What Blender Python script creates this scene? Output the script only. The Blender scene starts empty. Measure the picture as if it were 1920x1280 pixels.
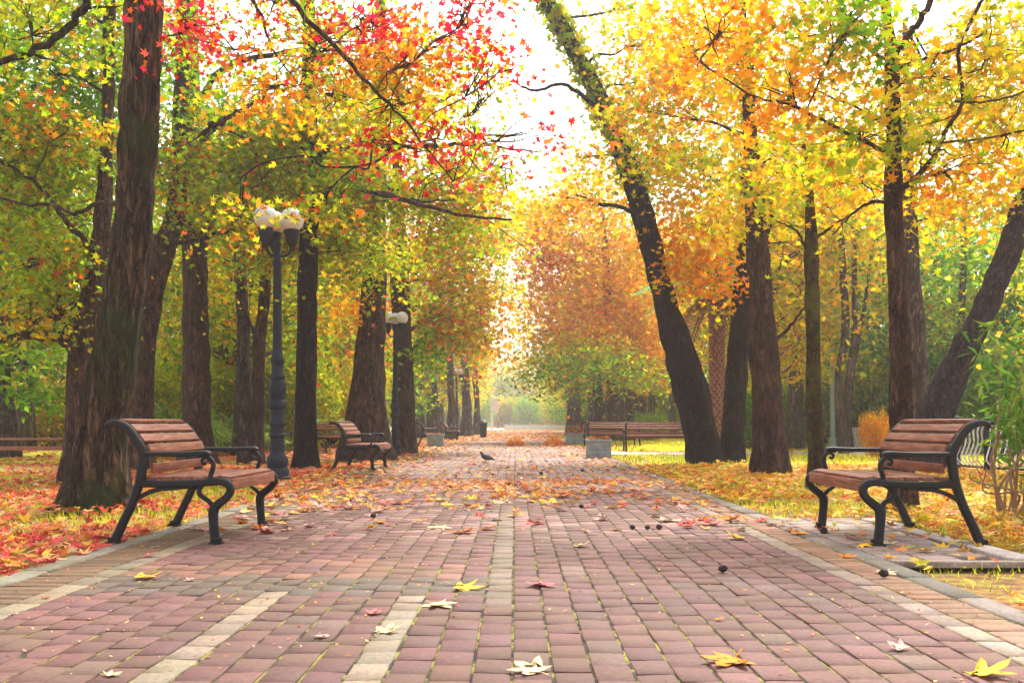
import bpy, bmesh, math, random
import numpy as np
from mathutils import Vector, Matrix

# ------------------------------------------------------------------ camera, sky, sun, exposure
F, HX, HY, CH = 1900.0, 966.0, 792.0, 0.81      # focal (px of 1920), horizon point, camera height
HAZE = True
scene = bpy.context.scene
col = scene.collection
cam_d = bpy.data.cameras.new('camera'); cam = bpy.data.objects.new('camera', cam_d); col.objects.link(cam)
cam_d.sensor_width = 36; cam_d.lens = F / 1920 * 36
cam_d.shift_x = (960 - HX) / 1920; cam_d.shift_y = (HY - 640) / 1920
cam_d.clip_start = 0.05; cam_d.clip_end = 2000
cam.location = (0, 0, CH); cam.rotation_euler = (math.radians(90), 0, 0)
scene.camera = cam

SUN_EL, SUN_ROT = math.radians(52), math.radians(20)   # sun ahead of the camera, high
world = bpy.data.worlds.new('World'); scene.world = world; world.use_nodes = True
wn, wl = world.node_tree.nodes, world.node_tree.links
bg = wn['Background']; sky = wn.new('ShaderNodeTexSky'); sky.sky_type = 'NISHITA'
sky.sun_disc = False; sky.sun_elevation = SUN_EL; sky.sun_rotation = SUN_ROT
sky.air_density = 1.0; sky.dust_density = 4.0; sky.ozone_density = 1.0
hs = wn.new('ShaderNodeHueSaturation'); hs.inputs['Saturation'].default_value = 0.18
wl.new(sky.outputs[0], hs.inputs['Color']); wl.new(hs.outputs[0], bg.inputs[0])
bg.inputs[1].default_value = 0.11
sun_d = bpy.data.lights.new('sun', 'SUN'); sun = bpy.data.objects.new('sun', sun_d); col.objects.link(sun)
sun_d.energy = 1.5; sun_d.angle = math.radians(10); sun_d.color = (1, 0.95, 0.87)
d = Vector((math.sin(SUN_ROT) * math.cos(SUN_EL), math.cos(SUN_ROT) * math.cos(SUN_EL), math.sin(SUN_EL)))
sun.rotation_euler = d.to_track_quat('Z', 'Y').to_euler(); sun.location = (0, 0, 60)
scene.view_settings.view_transform = 'Standard'; scene.view_settings.look = 'None'
scene.view_settings.exposure = 2.12; scene.view_settings.gamma = 1.0
cy = scene.cycles
cy.max_bounces = 7; cy.diffuse_bounces = 4; cy.glossy_bounces = 2; cy.transmission_bounces = 5
cy.volume_bounces = 1; cy.transparent_max_bounces = 4; cy.use_denoising = True
cy.sample_clamp_indirect = 6

# ------------------------------------------------------------------ helpers
def P(px, py, Y):
    return np.array([(px - HX) / F * Y, Y, CH + (HY - py) / F * Y])
def GY(py): return CH * F / (py - HY)
def G(px, py):
    Y = GY(py); return np.array([(px - HX) / F * Y, Y, 0.0])
def PXY(p):
    return HX + p[:, 0] * F / p[:, 1], HY - (p[:, 2] - CH) * F / p[:, 1]

def tag(o, label=None, cat=None, group=None, kind=None):
    if label: o['label'] = label
    if cat: o['category'] = cat
    if group: o['group'] = group
    if kind: o['kind'] = kind
    return o
def empty(name, loc, rz=0):
    o = bpy.data.objects.new(name, None); col.objects.link(o)
    o.location = loc; o.rotation_euler = (0, 0, rz); o.empty_display_size = 0.2
    return o
def fast(name, V, Fc, mat, parent=None, C=None, smooth=False, mi=None):
    """mesh from vertex array and either one (m,k) face array or a list of them"""
    if not isinstance(Fc, list): Fc = [Fc]
    Fc = [np.asarray(f, dtype=np.int64) for f in Fc if len(f)]
    me = bpy.data.meshes.new(name)
    V = np.asarray(V, dtype=np.float32)
    me.vertices.add(len(V)); me.vertices.foreach_set('co', V.ravel())
    tot = np.concatenate([np.full(len(f), f.shape[1], dtype=np.int32) for f in Fc])
    idx = np.concatenate([f.ravel() for f in Fc]).astype(np.int32)
    me.loops.add(len(idx)); me.loops.foreach_set('vertex_index', idx)
    me.polygons.add(len(tot))
    st = np.zeros(len(tot), dtype=np.int32); st[1:] = np.cumsum(tot)[:-1]
    me.polygons.foreach_set('loop_start', st)
    try: me.polygons.foreach_set('loop_total', tot)
    except Exception: pass
    if smooth: me.polygons.foreach_set('use_smooth', np.ones(len(tot), dtype=bool))
    if C is not None:
        a = me.color_attributes.new('Col', 'FLOAT_COLOR', 'POINT')
        C4 = np.ones((len(V), 4), dtype=np.float32); C4[:, :3] = C
        a.data.foreach_set('color', C4.ravel())
    me.update(calc_edges=True); me.validate()
    for m in (mat if isinstance(mat, list) else [mat]): me.materials.append(m)
    o = bpy.data.objects.new(name, me); col.objects.link(o)
    if parent: o.parent = parent
    return o
class MB:
    """collects simple solids"""
    def __init__(s): s.V = []; s.F = {}; s.n = 0; s.C = []
    def add(s, V, Fc, c=(1, 1, 1)):
        V = np.asarray(V, float)
        for f in (Fc if isinstance(Fc, list) else [Fc]):
            f = np.asarray(f)
            if len(f): s.F.setdefault(f.shape[1], []).append(f + s.n)
        s.V.append(V); s.C.append(np.tile(np.asarray(c, float), (len(V), 1))); s.n += len(V); return s
    def box(s, c, d, bev=0.0, rz=0, cc=(1, 1, 1), top=1.0):
        bm = bmesh.new(); bmesh.ops.create_cube(bm, size=1)
        for v in bm.verts:
            k = top if v.co.z > 0 else 1
            v.co = Vector((v.co.x * d[0] * k, v.co.y * d[1] * k, v.co.z * d[2]))
        if bev: bmesh.ops.bevel(bm, geom=bm.edges[:], offset=bev, segments=2, affect='EDGES', profile=.6)
        if rz: bmesh.ops.rotate(bm, verts=bm.verts, cent=(0, 0, 0), matrix=Matrix.Rotation(rz, 3, 'Z'))
        V = np.array([v.co[:] for v in bm.verts]) + np.array(c); bm.verts.index_update()
        T = {}
        for f in bm.faces: T.setdefault(len(f.verts), []).append([v.index for v in f.verts])
        bm.free(); return s.add(V, [np.array(x) for x in T.values()], cc)
    def tube(s, pts, rad, seg=8, cc=(1, 1, 1), cap=True, flat=None):
        V, Fc = tube(pts, rad, seg, cap, flat); return s.add(V, Fc, cc)
    def lathe(s, prof, seg=24, loc=(0, 0, 0), cc=(1, 1, 1)):
        prof = np.array(prof, float); n = len(prof); a = np.arange(seg) * 2 * math.pi / seg
        V = np.zeros((n, seg, 3)); V[:, :, 0] = prof[:, :1] * np.cos(a); V[:, :, 1] = prof[:, :1] * np.sin(a); V[:, :, 2] = prof[:, 1:2]
        return s.add(V.reshape(-1, 3) + np.array(loc), grid_faces(n, seg), cc)
    def build(s, name, mat, parent=None, smooth=True, autos=40):
        o = fast(name, np.concatenate(s.V), [np.concatenate(x) for x in s.F.values()], mat, parent, np.concatenate(s.C), smooth)
        if smooth and autos:
            try: o.data.set_sharp_from_angle(angle=math.radians(autos))
            except Exception: pass
        return o
def grid_faces(n, seg):
    i = np.arange(n - 1)[:, None] * seg; j = np.arange(seg)[None]; k = (j + 1) % seg
    return np.stack([i + j, i + k, i + seg + k, i + seg + j], -1).reshape(-1, 4)
def catmull(pts, n):
    pts = np.asarray(pts, float)
    if len(pts) < 3: t = np.linspace(0, 1, n)[:, None]; return pts[0] * (1 - t) + pts[-1] * t
    p = np.vstack([2 * pts[0] - pts[1], pts, 2 * pts[-1] - pts[-2]])
    m = len(pts) - 1; t = np.linspace(0, m - 1e-6, n); i = t.astype(int); u = (t - i)[:, None]
    a, b, c, d_ = p[i], p[i + 1], p[i + 2], p[i + 3]
    return .5 * (2 * b + (c - a) * u + (2 * a - 5 * b + 4 * c - d_) * u ** 2 + (3 * b - a - 3 * c + d_) * u ** 3)
def frames(pts):
    T = np.gradient(pts, axis=0); T /= np.linalg.norm(T, axis=1)[:, None] + 1e-9
    m = np.abs(T.mean(0)); ref = np.array([0, 1., 0]) if m[1] < .8 else np.array([1., 0, 0])
    A = np.cross(ref, T); A /= np.linalg.norm(A, axis=1)[:, None] + 1e-9
    return T, A, np.cross(T, A)
def tube(pts, rad, seg=8, cap=True, flat=None):
    pts = np.asarray(pts, float); n = len(pts); rad = np.broadcast_to(np.asarray(rad, float), (n,))
    T, A, B = frames(pts); a = (np.arange(seg) + .5) * 2 * math.pi / seg
    ca, sa = np.cos(a), np.sin(a)
    fl = 1 if flat is None else flat
    V = pts[:, None] + rad[:, None, None] * (A[:, None] * ca[None, :, None] + B[:, None] * sa[None, :, None] * fl)
    Fc = [grid_faces(n, seg)]
    if cap: Fc.append(np.array([np.arange(seg)[::-1], np.arange(seg) + (n - 1) * seg]))
    return V.reshape(-1, 3), Fc
_h = np.random.default_rng(5).random((32, 32, 32))
def vnoise(p):
    i = np.floor(p).astype(int); f = p - i; f = f * f * (3 - 2 * f); r = 0
    for a in (0, 1):
        for b in (0, 1):
            for c in (0, 1):
                w = (f[..., 0] if a else 1 - f[..., 0]) * (f[..., 1] if b else 1 - f[..., 1]) * (f[..., 2] if c else 1 - f[..., 2])
                r = r + w * _h[(i[..., 0] + a) % 32, (i[..., 1] + b) % 32, (i[..., 2] + c) % 32]
    return r

# ------------------------------------------------------------------ materials
def mat(name):
    m = bpy.data.materials.new(name); m.use_nodes = True
    return m, m.node_tree.nodes, m.node_tree.links, m.node_tree.nodes['Principled BSDF']
def noise(n, l, scale, detail=4, vec=None, rough=.55, dist=0):
    t = n.new('ShaderNodeTexNoise'); t.inputs['Scale'].default_value = scale; t.inputs['Detail'].default_value = detail
    t.inputs['Roughness'].default_value = rough; t.inputs['Distortion'].default_value = dist
    if vec: l.new(vec, t.inputs['Vector'])
    return t.outputs['Fac']
def ramp(n, l, fac, stops):
    r = n.new('ShaderNodeValToRGB'); e = r.color_ramp.elements
    while len(e) < len(stops): e.new(.5)
    for k, (p, c) in enumerate(stops):
        e[k].position = p; e[k].color = (*c, 1) if len(c) == 3 else c
    l.new(fac, r.inputs[0]); return r.outputs[0]
def mixc(n, l, fac, a, b, mode='MIX'):
    m = n.new('ShaderNodeMix'); m.data_type = 'RGBA'; m.blend_type = mode
    for k, v in ((0, fac), (6, a), (7, b)):
        if hasattr(v, 'links'): l.new(v, m.inputs[k])
        else: m.inputs[k].default_value = v if k == 0 else (*v, 1)
    return m.outputs[2]
def bump(n, l, bs, h, strength=.5, dist=.02, prev=None):
    b = n.new('ShaderNodeBump'); b.inputs['Strength'].default_value = strength; b.inputs['Distance'].default_value = dist
    l.new(h, b.inputs['Height'])
    if prev: l.new(prev, b.inputs['Normal'])
    l.new(b.outputs[0], bs.inputs['Normal']); return b.outputs[0]
def coords(n, l, scale=(1, 1, 1), kind='Object'):
    tc = n.new('ShaderNodeTexCoord'); mp = n.new('ShaderNodeMapping'); mp.inputs['Scale'].default_value = scale
    if kind == 'World':
        g = n.new('ShaderNodeNewGeometry'); l.new(g.outputs['Position'], mp.inputs[0])
    else: l.new(tc.outputs[kind], mp.inputs[0])
    return mp.outputs[0]

def leaf_mat(name, trans=.5, rough=.5):
    m, n, l, bs = mat(name)
    at = n.new('ShaderNodeAttribute'); at.attribute_name = 'Col'
    c = at.outputs['Color']
    l.new(c, bs.inputs['Base Color']); bs.inputs['Roughness'].default_value = rough
    bs.inputs['Specular IOR Level'].default_value = .06
    tr = n.new('ShaderNodeBsdfTranslucent'); l.new(c, tr.inputs[0])
    mx = n.new('ShaderNodeMixShader'); mx.inputs[0].default_value = trans
    l.new(bs.outputs[0], mx.inputs[1]); l.new(tr.outputs[0], mx.inputs[2])
    l.new(mx.outputs[0], n['Material Output'].inputs[0]); return m
def bark_mat(name, dark, light, moss=(.05, .06, .015), moss_amt=.5, sz=9, stretch=.16):
    m, n, l, bs = mat(name)
    v = coords(n, l, (1, 1, stretch)); w = coords(n, l, (1, 1, 1))
    n1 = noise(n, l, sz, 8, v, .7, .4); n2 = noise(n, l, sz * 3.2, 6, v, .7)
    def ridge(scale, dist, width):
        q = n.new('ShaderNodeMath'); q.operation = 'SUBTRACT'; q.inputs[1].default_value = .5; l.new(noise(n, l, scale, 5, v, .62, dist), q.inputs[0])
        ab = n.new('ShaderNodeMath'); ab.operation = 'ABSOLUTE'; l.new(q.outputs[0], ab.inputs[0])
        mr = n.new('ShaderNodeMapRange'); mr.inputs[2].default_value = width; l.new(ab.outputs[0], mr.inputs[0]); return mr.outputs[0]
    r1, r2 = ridge(sz * .9, .6, .06), ridge(sz * 2.3, .5, .07)
    fm = n.new('ShaderNodeMath'); fm.operation = 'MULTIPLY'; l.new(r1, fm.inputs[0])
    f2 = n.new('ShaderNodeMapRange'); f2.inputs[3].default_value = .45; l.new(r2, f2.inputs[0]); l.new(f2.outputs[0], fm.inputs[1]); fur = fm
    base = ramp(n, l, n1, [(.36, dark), (.55, light), (.70, tuple(min(1, x * 1.9) for x in light))])
    crack = mixc(n, l, fur.outputs[0], tuple(x * .5 for x in dark), base)  # fissures darkened and base tones spread, putting lighting contrast into the bark colour
    mo = ramp(n, l, noise(n, l, 1.6, 5, w, .6), [(.48, (0, 0, 0)), (.62, (moss_amt,) * 3)])
    l.new(mixc(n, l, mo, crack, moss), bs.inputs['Base Color'])
    bs.inputs['Roughness'].default_value = .9; bs.inputs['Specular IOR Level'].default_value = .2
    b = bump(n, l, bs, fur.outputs[0], 1., .035); bump(n, l, bs, n2, .8, .02, b)
    return m
def plain(name, c, rough=.6, metal=0, nz=0, nscale=12, c2=None, bmp=0, spec=.5):
    m, n, l, bs = mat(name); v = coords(n, l)
    if c2 is None: c2 = tuple(x * (1 - nz) for x in c)
    f = noise(n, l, nscale, 6, v, .6)
    l.new(ramp(n, l, f, [(.35, c2), (.65, c)]), bs.inputs['Base Color'])
    bs.inputs['Roughness'].default_value = rough; bs.inputs['Metallic'].default_value = metal
    bs.inputs['Specular IOR Level'].default_value = spec
    if bmp: bump(n, l, bs, noise(n, l, nscale * 4, 5, v), bmp, .01)
    return m

M = {}
M['leaf'] = leaf_mat('leaf', .66, .5)
M['dryleaf'] = leaf_mat('fallen leaf', .2, .55)
M['barkA'] = bark_mat('bark of big tree', (.026, .014, .009), (.135, .082, .046), (.032, .048, .010), .95, 12, .15)
M['barkB'] = bark_mat('reddish bark', (.05, .022, .018), (.15, .075, .055), (.08, .07, .02), .35, 11, .25)
M['barkC'] = bark_mat('dark bark', (.012, .007, .009), (.050, .027, .026), (.022, .015, .028), .4, 12, .35)
M['barkD'] = bark_mat('mossy bark', (.04, .022, .012), (.11, .075, .025), (.13, .13, .02), .9, 14, .4)
M['barkE'] = bark_mat('grey bark', (.07, .045, .045), (.2, .14, .13), (.1, .09, .04), .4, 8, .3)
M['barkF'] = bark_mat('furrowed bark', (.02, .013, .018), (.11, .07, .075), (.06, .04, .06), .3, 16, .4)

m, n, l, bs = mat('slat wood'); v = coords(n, l, (14, 1.2, 14)); g = noise(n, l, 3, 8, v, .65, .6); w = coords(n, l)
cA = ramp(n, l, g, [(.3, (.08, .026, .014)), (.52, (.26, .085, .045)), (.75, (.50, .23, .14))])
dirt = ramp(n, l, noise(n, l, 5, 5, w), [(.5, (0, 0, 0)), (.75, (.6, .6, .6))])
l.new(mixc(n, l, dirt, cA, (.13, .09, .075)), bs.inputs['Base Color']); bs.inputs['Roughness'].default_value = .55; bs.inputs['Specular IOR Level'].default_value = .3
bump(n, l, bs, g, .3, .004); M['wood'] = m
M['iron'] = plain('black painted iron', (.007, .008, .011), .5, 0, .5, 20, bmp=.3, spec=.3)
M['lampiron'] = plain('blue black painted cast iron', (.008, .012, .032), .55, 0, .5, 14, bmp=.2, spec=.3)
M['globe'] = plain('white globe', (.66, .67, .70), .25, 0, .04, 3)
M['planter'] = plain('weathered blue grey planter', (.30, .36, .40), .7, 0, .35, 6, bmp=.3)
M['stone'] = plain('pale stone', (.62, .58, .54), .8, 0, .2, 5, bmp=.2)
M['whitemetal'] = plain('white paint', (.72, .74, .78), .5, 0, .15, 6)
M['bluemetal'] = plain('pale blue metal', (.42, .56, .62), .5, 0, .2, 3)
M['seed'] = plain('dark seed ball', (.045, .018, .015), .85, 0, .6, 60, bmp=.9)

m, n, l, bs = mat('paver'); at = n.new('ShaderNodeAttribute'); at.attribute_name = 'Col'; v = coords(n, l)
f1 = noise(n, l, 42, 7, v, .8); f2 = noise(n, l, 2.2, 6, v, .6); f3 = noise(n, l, 14, 5, v, .65)
c1 = mixc(n, l, 1.0, at.outputs['Color'], ramp(n, l, f1, [(.32, (.50, .48, .48)), (.68, (1.4, 1.36, 1.34))]), 'MULTIPLY')
st = ramp(n, l, f2, [(.45, (0, 0, 0)), (.66, (.6, .6, .6))])
c2 = mixc(n, l, st, c1, (.11, .075, .045))
st2 = ramp(n, l, f3, [(.58, (0, 0, 0)), (.72, (.3, .3, .3))])
sp = ramp(n, l, noise(n, l, 130, 3, v, .6), [(.66, (0, 0, 0)), (.72, (.6, .6, .6))])
c3 = mixc(n, l, st2, c2, (.10, .055, .045)); ms = ramp(n, l, noise(n, l, 6, 8, v, .75), [(.60, (0, 0, 0)), (.68, (.45,) * 3)])
l.new(mixc(n, l, sp, mixc(n, l, ms, c3, (.11, .10, .02)), (.06, .035, .03)), bs.inputs['Base Color'])
l.new(ramp(n, l, f2, [(.3, (.6,) * 3), (.7, (.85,) * 3)]), bs.inputs['Roughness']); bs.inputs['Specular IOR Level'].default_value = .22
b = bump(n, l, bs, f1, .6, .006); bump(n, l, bs, f3, .25, .006, b); M['paver'] = m

m, n, l, bs = mat('mossy joints'); v = coords(n, l)
l.new(ramp(n, l, noise(n, l, 5.5, 7, v, .75), [(.40, (.012, .007, .006)), (.49, (.035, .024, .012)), (.55, (.16, .15, .015)), (.70, (.26, .26, .02))]), bs.inputs['Base Color'])
bs.inputs['Roughness'].default_value = 1; bump(n, l, bs, noise(n, l, 90, 4, v), .8, .01); M['joint'] = m

m, n, l, bs = mat('earth with leaves'); v = coords(n, l)
l.new(ramp(n, l, noise(n, l, 7, 10, v, .75), [(.3, (.06, .035, .012)), (.42, (.20, .09, .02)), (.5, (.34, .15, .05)), (.56, (.40, .30, .04)), (.66, (.30, .32, .03))]), bs.inputs['Base Color'])
bs.inputs['Roughness'].default_value = .95; bump(n, l, bs, noise(n, l, 22, 6, v, .7), 1, .04); M['earth'] = m
m, n, l, bs = mat('lawn'); v = coords(n, l)
l.new(ramp(n, l, noise(n, l, 3, 9, v, .7), [(.32, (.30, .34, .02)), (.5, (.60, .58, .02)), (.68, (.80, .62, .04))]), bs.inputs['Base Color'])
bs.inputs['Roughness'].default_value = .95; bump(n, l, bs, noise(n, l, 30, 5, v, .7), 1, .03); M['lawn'] = m
m, n, l, bs = mat('far paving'); v = coords(n, l)
l.new(ramp(n, l, noise(n, l, 1.3, 9, v, .75), [(.35, (.42, .30, .26)), (.55, (.55, .42, .38)), (.7, (.62, .38, .22))]), bs.inputs['Base Color'])
bs.inputs['Roughness'].default_value = .6; M['farpave'] = m

# ------------------------------------------------------------------ leaves
PAL = {
 'olive':  [((.38, .54, .03), 4), ((.55, .55, .03), 3), ((.18, .30, .02), 2), ((.62, .30, .03), 1.2), ((.55, .12, .03), .5)],
 'green':  [((.16, .36, .03), 4), ((.32, .54, .03), 3), ((.55, .62, .04), 1.8)],
 'dkgreen':[((.035, .11, .02), 4), ((.08, .19, .03), 3), ((.16, .28, .05), 1.5)],
 'sage':   [((.20, .36, .13), 4), ((.36, .52, .18), 3), ((.5, .55, .3), 1)],
 'lime':   [((.45, .55, .03), 4), ((.70, .66, .04), 3), ((.28, .45, .03), 2), ((.85, .55, .04), 1.5)],
 'gold':   [((.92, .66, .03), 4), ((.92, .44, .03), 2.6), ((.66, .64, .04), 3), ((.36, .50, .04), 2), ((.9, .75, .25), 1)],
 'amber':  [((.95, .42, .02), 4), ((.93, .28, .02), 2.2), ((.95, .62, .04), 2.6), ((.6, .55, .04), .7)],
 'orange': [((.90, .28, .03), 4), ((.92, .42, .04), 3.5), ((.86, .16, .07), 1), ((.90, .58, .08), 1.5)],
 'peach': [((.98, .50, .12), 4), ((.98, .36, .08), 2.5), ((.98, .68, .20), 2), ((.75, .70, .10), 1)],
 'red':    [((.80, .07, .06), 4), ((.85, .10, .16), 3), ((.88, .22, .05), 2.5), ((.85, .30, .25), 1)],
 'mix':    [((.88, .40, .04), 2.5), ((.60, .58, .04), 3), ((.28, .38, .03), 2.5), ((.85, .18, .05), 1.3)],
 'litterL':[((.88, .20, .15), 3.4), ((.88, .34, .12), 3), ((.72, .10, .11), 2), ((.90, .52, .26), 2.5), ((.90, .60, .10), 1.4), ((.88, .62, .42), 1.2), ((.35, .09, .05), .8)],
 'litterR':[((.90, .55, .06), 3), ((.88, .40, .06), 3), ((.9, .65, .25), 1.5), ((.80, .16, .08), .8), ((.88, .35, .18), 1), ((.62, .55, .04), 1.5)],
 'litterP':[((.88, .40, .16), 2), ((.90, .62, .30), 2), ((.88, .30, .10), 2), ((.86, .55, .45), 2), ((.92, .55, .05), 1.2), ((.75, .18, .12), 1), ((.3, .10, .05), .6)],
}
def star(kind):
    """leaf outline (fan around vertex 0) of unit width, stem end at -y"""
    if kind == 'maple':
        lobes = [(90, .62), (35, .58), (145, .58), (-15, .46), (195, .46)]
        pts = []
        order = sorted([(a, r) for a, r in lobes])
        for k, (a, r) in enumerate(order):
            pts.append((a, r))
            if k < len(order) - 1: pts.append(((a + order[k + 1][0]) / 2, .24))
        pts.append((270, .16))
        v = [(0, 0, -.05)] + [(r * math.cos(math.radians(a)), r * math.sin(math.radians(a)), .05 if r > .3 else 0) for a, r in pts]
        n_ = len(pts); f = [(0, 1 + k, 1 + (k + 1) % n_) for k in range(n_)]
        return np.array(v), np.array(f)
    if kind == 'big':      # richer outline for leaves lying on the paving
        rim = []
        for a, r in [(-25, .36), (-12, .47), (-2, .33), (12, .30), (26, .48), (38, .62), (48, .47), (62, .27), (76, .5), (90, .68), (104, .5), (118, .27), (132, .47), (142, .62), (154, .48), (168, .30), (182, .33), (192, .47), (205, .36), (235, .2), (266, .12), (268, .45), (272, .45), (274, .12), (305, .2)]:
            rim.append((a, r))
        v = [(0, 0, 0)]; n_ = len(rim)
        for s_ in (.5, 1):
            for a, r in rim:
                x, y = s_ * r * math.cos(math.radians(a)), s_ * r * math.sin(math.radians(a)); v.append((x, y, 0))
        f = [(0, 1 + k, 1 + (k + 1) % n_) for k in range(n_)]
        for k in range(n_):
            k2 = (k + 1) % n_; f += [(1 + k, 1 + n_ + k, 1 + n_ + k2), (1 + k, 1 + n_ + k2, 1 + k2)]
        return np.array(v, float), np.array(f)
    if kind == 'oval':
        return np.array([(0, -.5, 0), (.25, 0, .07), (0, .5, -.04), (-.25, 0, .07)]), np.array([(0, 1, 2), (0, 2, 3)])
    if kind == 'long':
        return np.array([(0, -.5, 0), (.09, 0, .03), (0, .5, -.12), (-.09, 0, .03)]), np.array([(0, 1, 2), (0, 2, 3)])
TEM = {k: star(k) for k in ('maple', 'big', 'oval', 'long')}
def pick(rng, pal, n):
    cs = np.array([c for c, w in PAL[pal]]); w = np.array([w for c, w in PAL[pal]]); return cs[rng.choice(len(cs), n, p=w / w.sum())]
def leaves(rng, C, size, cols, shape='maple', up=.55, SATK=.8):
    """C (n,3) centres -> V,F,colour arrays"""
    T, TF = TEM[shape]; n_ = len(C)
    N = rng.normal(size=(n_, 3)); N /= np.linalg.norm(N, axis=1)[:, None]
    N = N * (1 - up) + np.array([0, 0, up]); N /= np.linalg.norm(N, axis=1)[:, None]
    R = rng.normal(size=(n_, 3)); A = np.cross(N, R); A /= np.linalg.norm(A, axis=1)[:, None] + 1e-9; B = np.cross(N, A)
    s = (size * rng.uniform(.55, 1.35, n_))[:, None, None]
    cz = rng.uniform(-.5, 2.0, n_)[:, None, None]
    if shape == 'maple': A = A * rng.uniform(.5, 1.0, (n_, 1)); cz = cz * rng.uniform(.6, 3.2, (n_, 1, 1))
    V = C[:, None] + s * (A[:, None] * T[None, :, :1] + B[:, None] * T[None, :, 1:2] + N[:, None] * T[None, :, 2:] * cz)
    Fc = TF[None] + (np.arange(n_) * len(T))[:, None, None]
    cols = np.asarray(cols, float); mn = cols.min(axis=1, keepdims=True); cols = (cols - mn * SATK) * .92
    cc = np.clip(cols * rng.uniform(.62, 1.15, (n_, 1)) * rng.uniform(.93, 1.07, (n_, 3)), 0, .95)
    return V.reshape(-1, 3), Fc.reshape(-1, 3), np.repeat(cc, len(T), axis=0)
HOLES = [np.array(h) for h in (
    [(890, 130), (960, 100), (1010, 150), (1060, 215), (1080, 300), (1050, 350), (985, 360), (935, 310), (885, 240)],
    [(1045, -40), (1150, -40), (1165, 60), (1120, 110), (1060, 45)],
    [(925, 60), (985, 50), (990, 110), (930, 110)],
    [(940, 500), (1000, 505), (992, 600), (980, 655), (955, 600)],
    [(400, 60), (520, 40), (540, 120), (450, 140)],
    [(1180, 330), (1220, 290), (1210, 360)])]
CLEAR = [(718, 776, 580, 655, 30.5), (838, 880, 668, 720, 60), (488, 562, 428, 500, 15)]   # the lamps stand clear of the leaves
def inpoly(x, y, poly):
    r = np.zeros(len(x), bool); n_ = len(poly)
    for i in range(n_):
        x1, y1 = poly[i]; x2, y2 = poly[(i + 1) % n_]
        c = ((y1 > y) != (y2 > y)) & (x < (x2 - x1) * (y - y1) / (y2 - y1 + 1e-9) + x1); r ^= c
    return r
def sprays(rng, cen, rad, k, per, sr, pal, holes=True, hollow=.0):
    """k sprays inside an ellipsoid; returns spray centres, leaf centres, leaf colours"""
    u = rng.normal(size=(k * 3, 3)); u /= np.linalg.norm(u, axis=1)[:, None]
    r = (hollow + (1 - hollow) * rng.random(k * 3)) ** (1 / 2.4)
    S = np.array(cen) + u * r[:, None] * np.array(rad)
    keep = vnoise(S * 1.1 / max(.6, np.mean(rad)) * 2.2 + 7) > .40
    if holes:
        px, py = PXY(S); h = np.zeros(len(S), bool)
        for p_ in HOLES: h |= inpoly(px, py, p_)
        keep &= ~(h & (rng.random(len(S)) < .86))
    S = S[keep][:k]; k = len(S)
    if len(S) == 0: return S, S, S
    off = rng.normal(size=(k, per, 3)) * np.array([sr, sr, sr * .35])
    rr = np.linalg.norm(off[..., :2], axis=2); off[..., 2] -= rr * rr * .5 / max(sr, .1) * .5
    L = (S[:, None] + off).reshape(-1, 3)
    dom = pick(rng, pal, k); own = pick(rng, pal, k * per); LK = np.ones(len(L), bool)
    if holes:
        px, py = PXY(L)
        for x0, x1, y0, y1, ym in CLEAR: LK &= ~((px > x0) & (px < x1) & (py > y0) & (py < y1) & (L[:, 1] < ym))
    m_ = (rng.random(k * per) < .62)[:, None]
    cc = np.where(m_, np.repeat(dom, per, axis=0), own)
    return S, L[LK], cc[LK]

# ------------------------------------------------------------------ trees
def trunk_geo(pts, rad, seg=28, rows=90, amp=.02, freq=7., flare=.25, seed=0):
    pts = np.asarray(pts, float); n_ = rows
    q = np.hstack([pts, np.asarray(rad, float)[:, None]]); q = catmull(q, n_); c, r = q[:, :3], np.maximum(q[:, 3], .004)
    T, A, B = frames(c); a = np.arange(seg) * 2 * math.pi / seg
    D = A[:, None] * np.cos(a)[None, :, None] + B[:, None] * np.sin(a)[None, :, None]
    sl = np.concatenate([[0], np.cumsum(np.linalg.norm(np.diff(c, axis=0), axis=1))])
    R = r[:, None] * np.ones((1, seg)); h = np.clip(1 - sl / max(.5, 1.6 * r[0] * 2), 0, 1)[:, None]
    lob = .5 + .5 * np.cos(a * 5 + seed * 1.7) * np.cos(a * 2 + seed)
    R = R * (1 + flare * h ** 2 * (.4 + lob[None]))
    X = np.stack([np.cos(a)[None] * R * freq * 1.3, np.sin(a)[None] * R * freq * 1.3, (sl * freq * .17)[:, None] + 0 * R], -1) + seed * 3.1
    nz = vnoise(X * 1.6); nz2 = vnoise(X * np.array([3.6, 3.6, 4.5]) + 9); big = vnoise(X * .35 + 4)
    R = R + amp * (2.2 * np.abs(nz - .5) * 2 - 1) + amp * .7 * (nz2 - .5) + amp * 1.6 * (big - .5)
    V = c[:, None] + D * R[..., None]
    Fc = [grid_faces(n_, seg), np.array([np.arange(seg) + (n_ - 1) * seg])]
    return V.reshape(-1, 3), Fc, c, r
def wiggle(rng, a, b, n_=7, w=.08, sag=0.):
    t = np.linspace(0, 1, n_)[:, None]; L = np.linalg.norm(b - a); p = a * (1 - t) + b * t
    o = rng.normal(size=(n_, 3)) * w * L * .5; o[0] = 0; o[-1] *= .3; p = p + o; p[:, 2] += (np.sin(t[:, 0] * math.pi) * sag * L)
    return catmull(p, n_ * 3)
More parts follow.
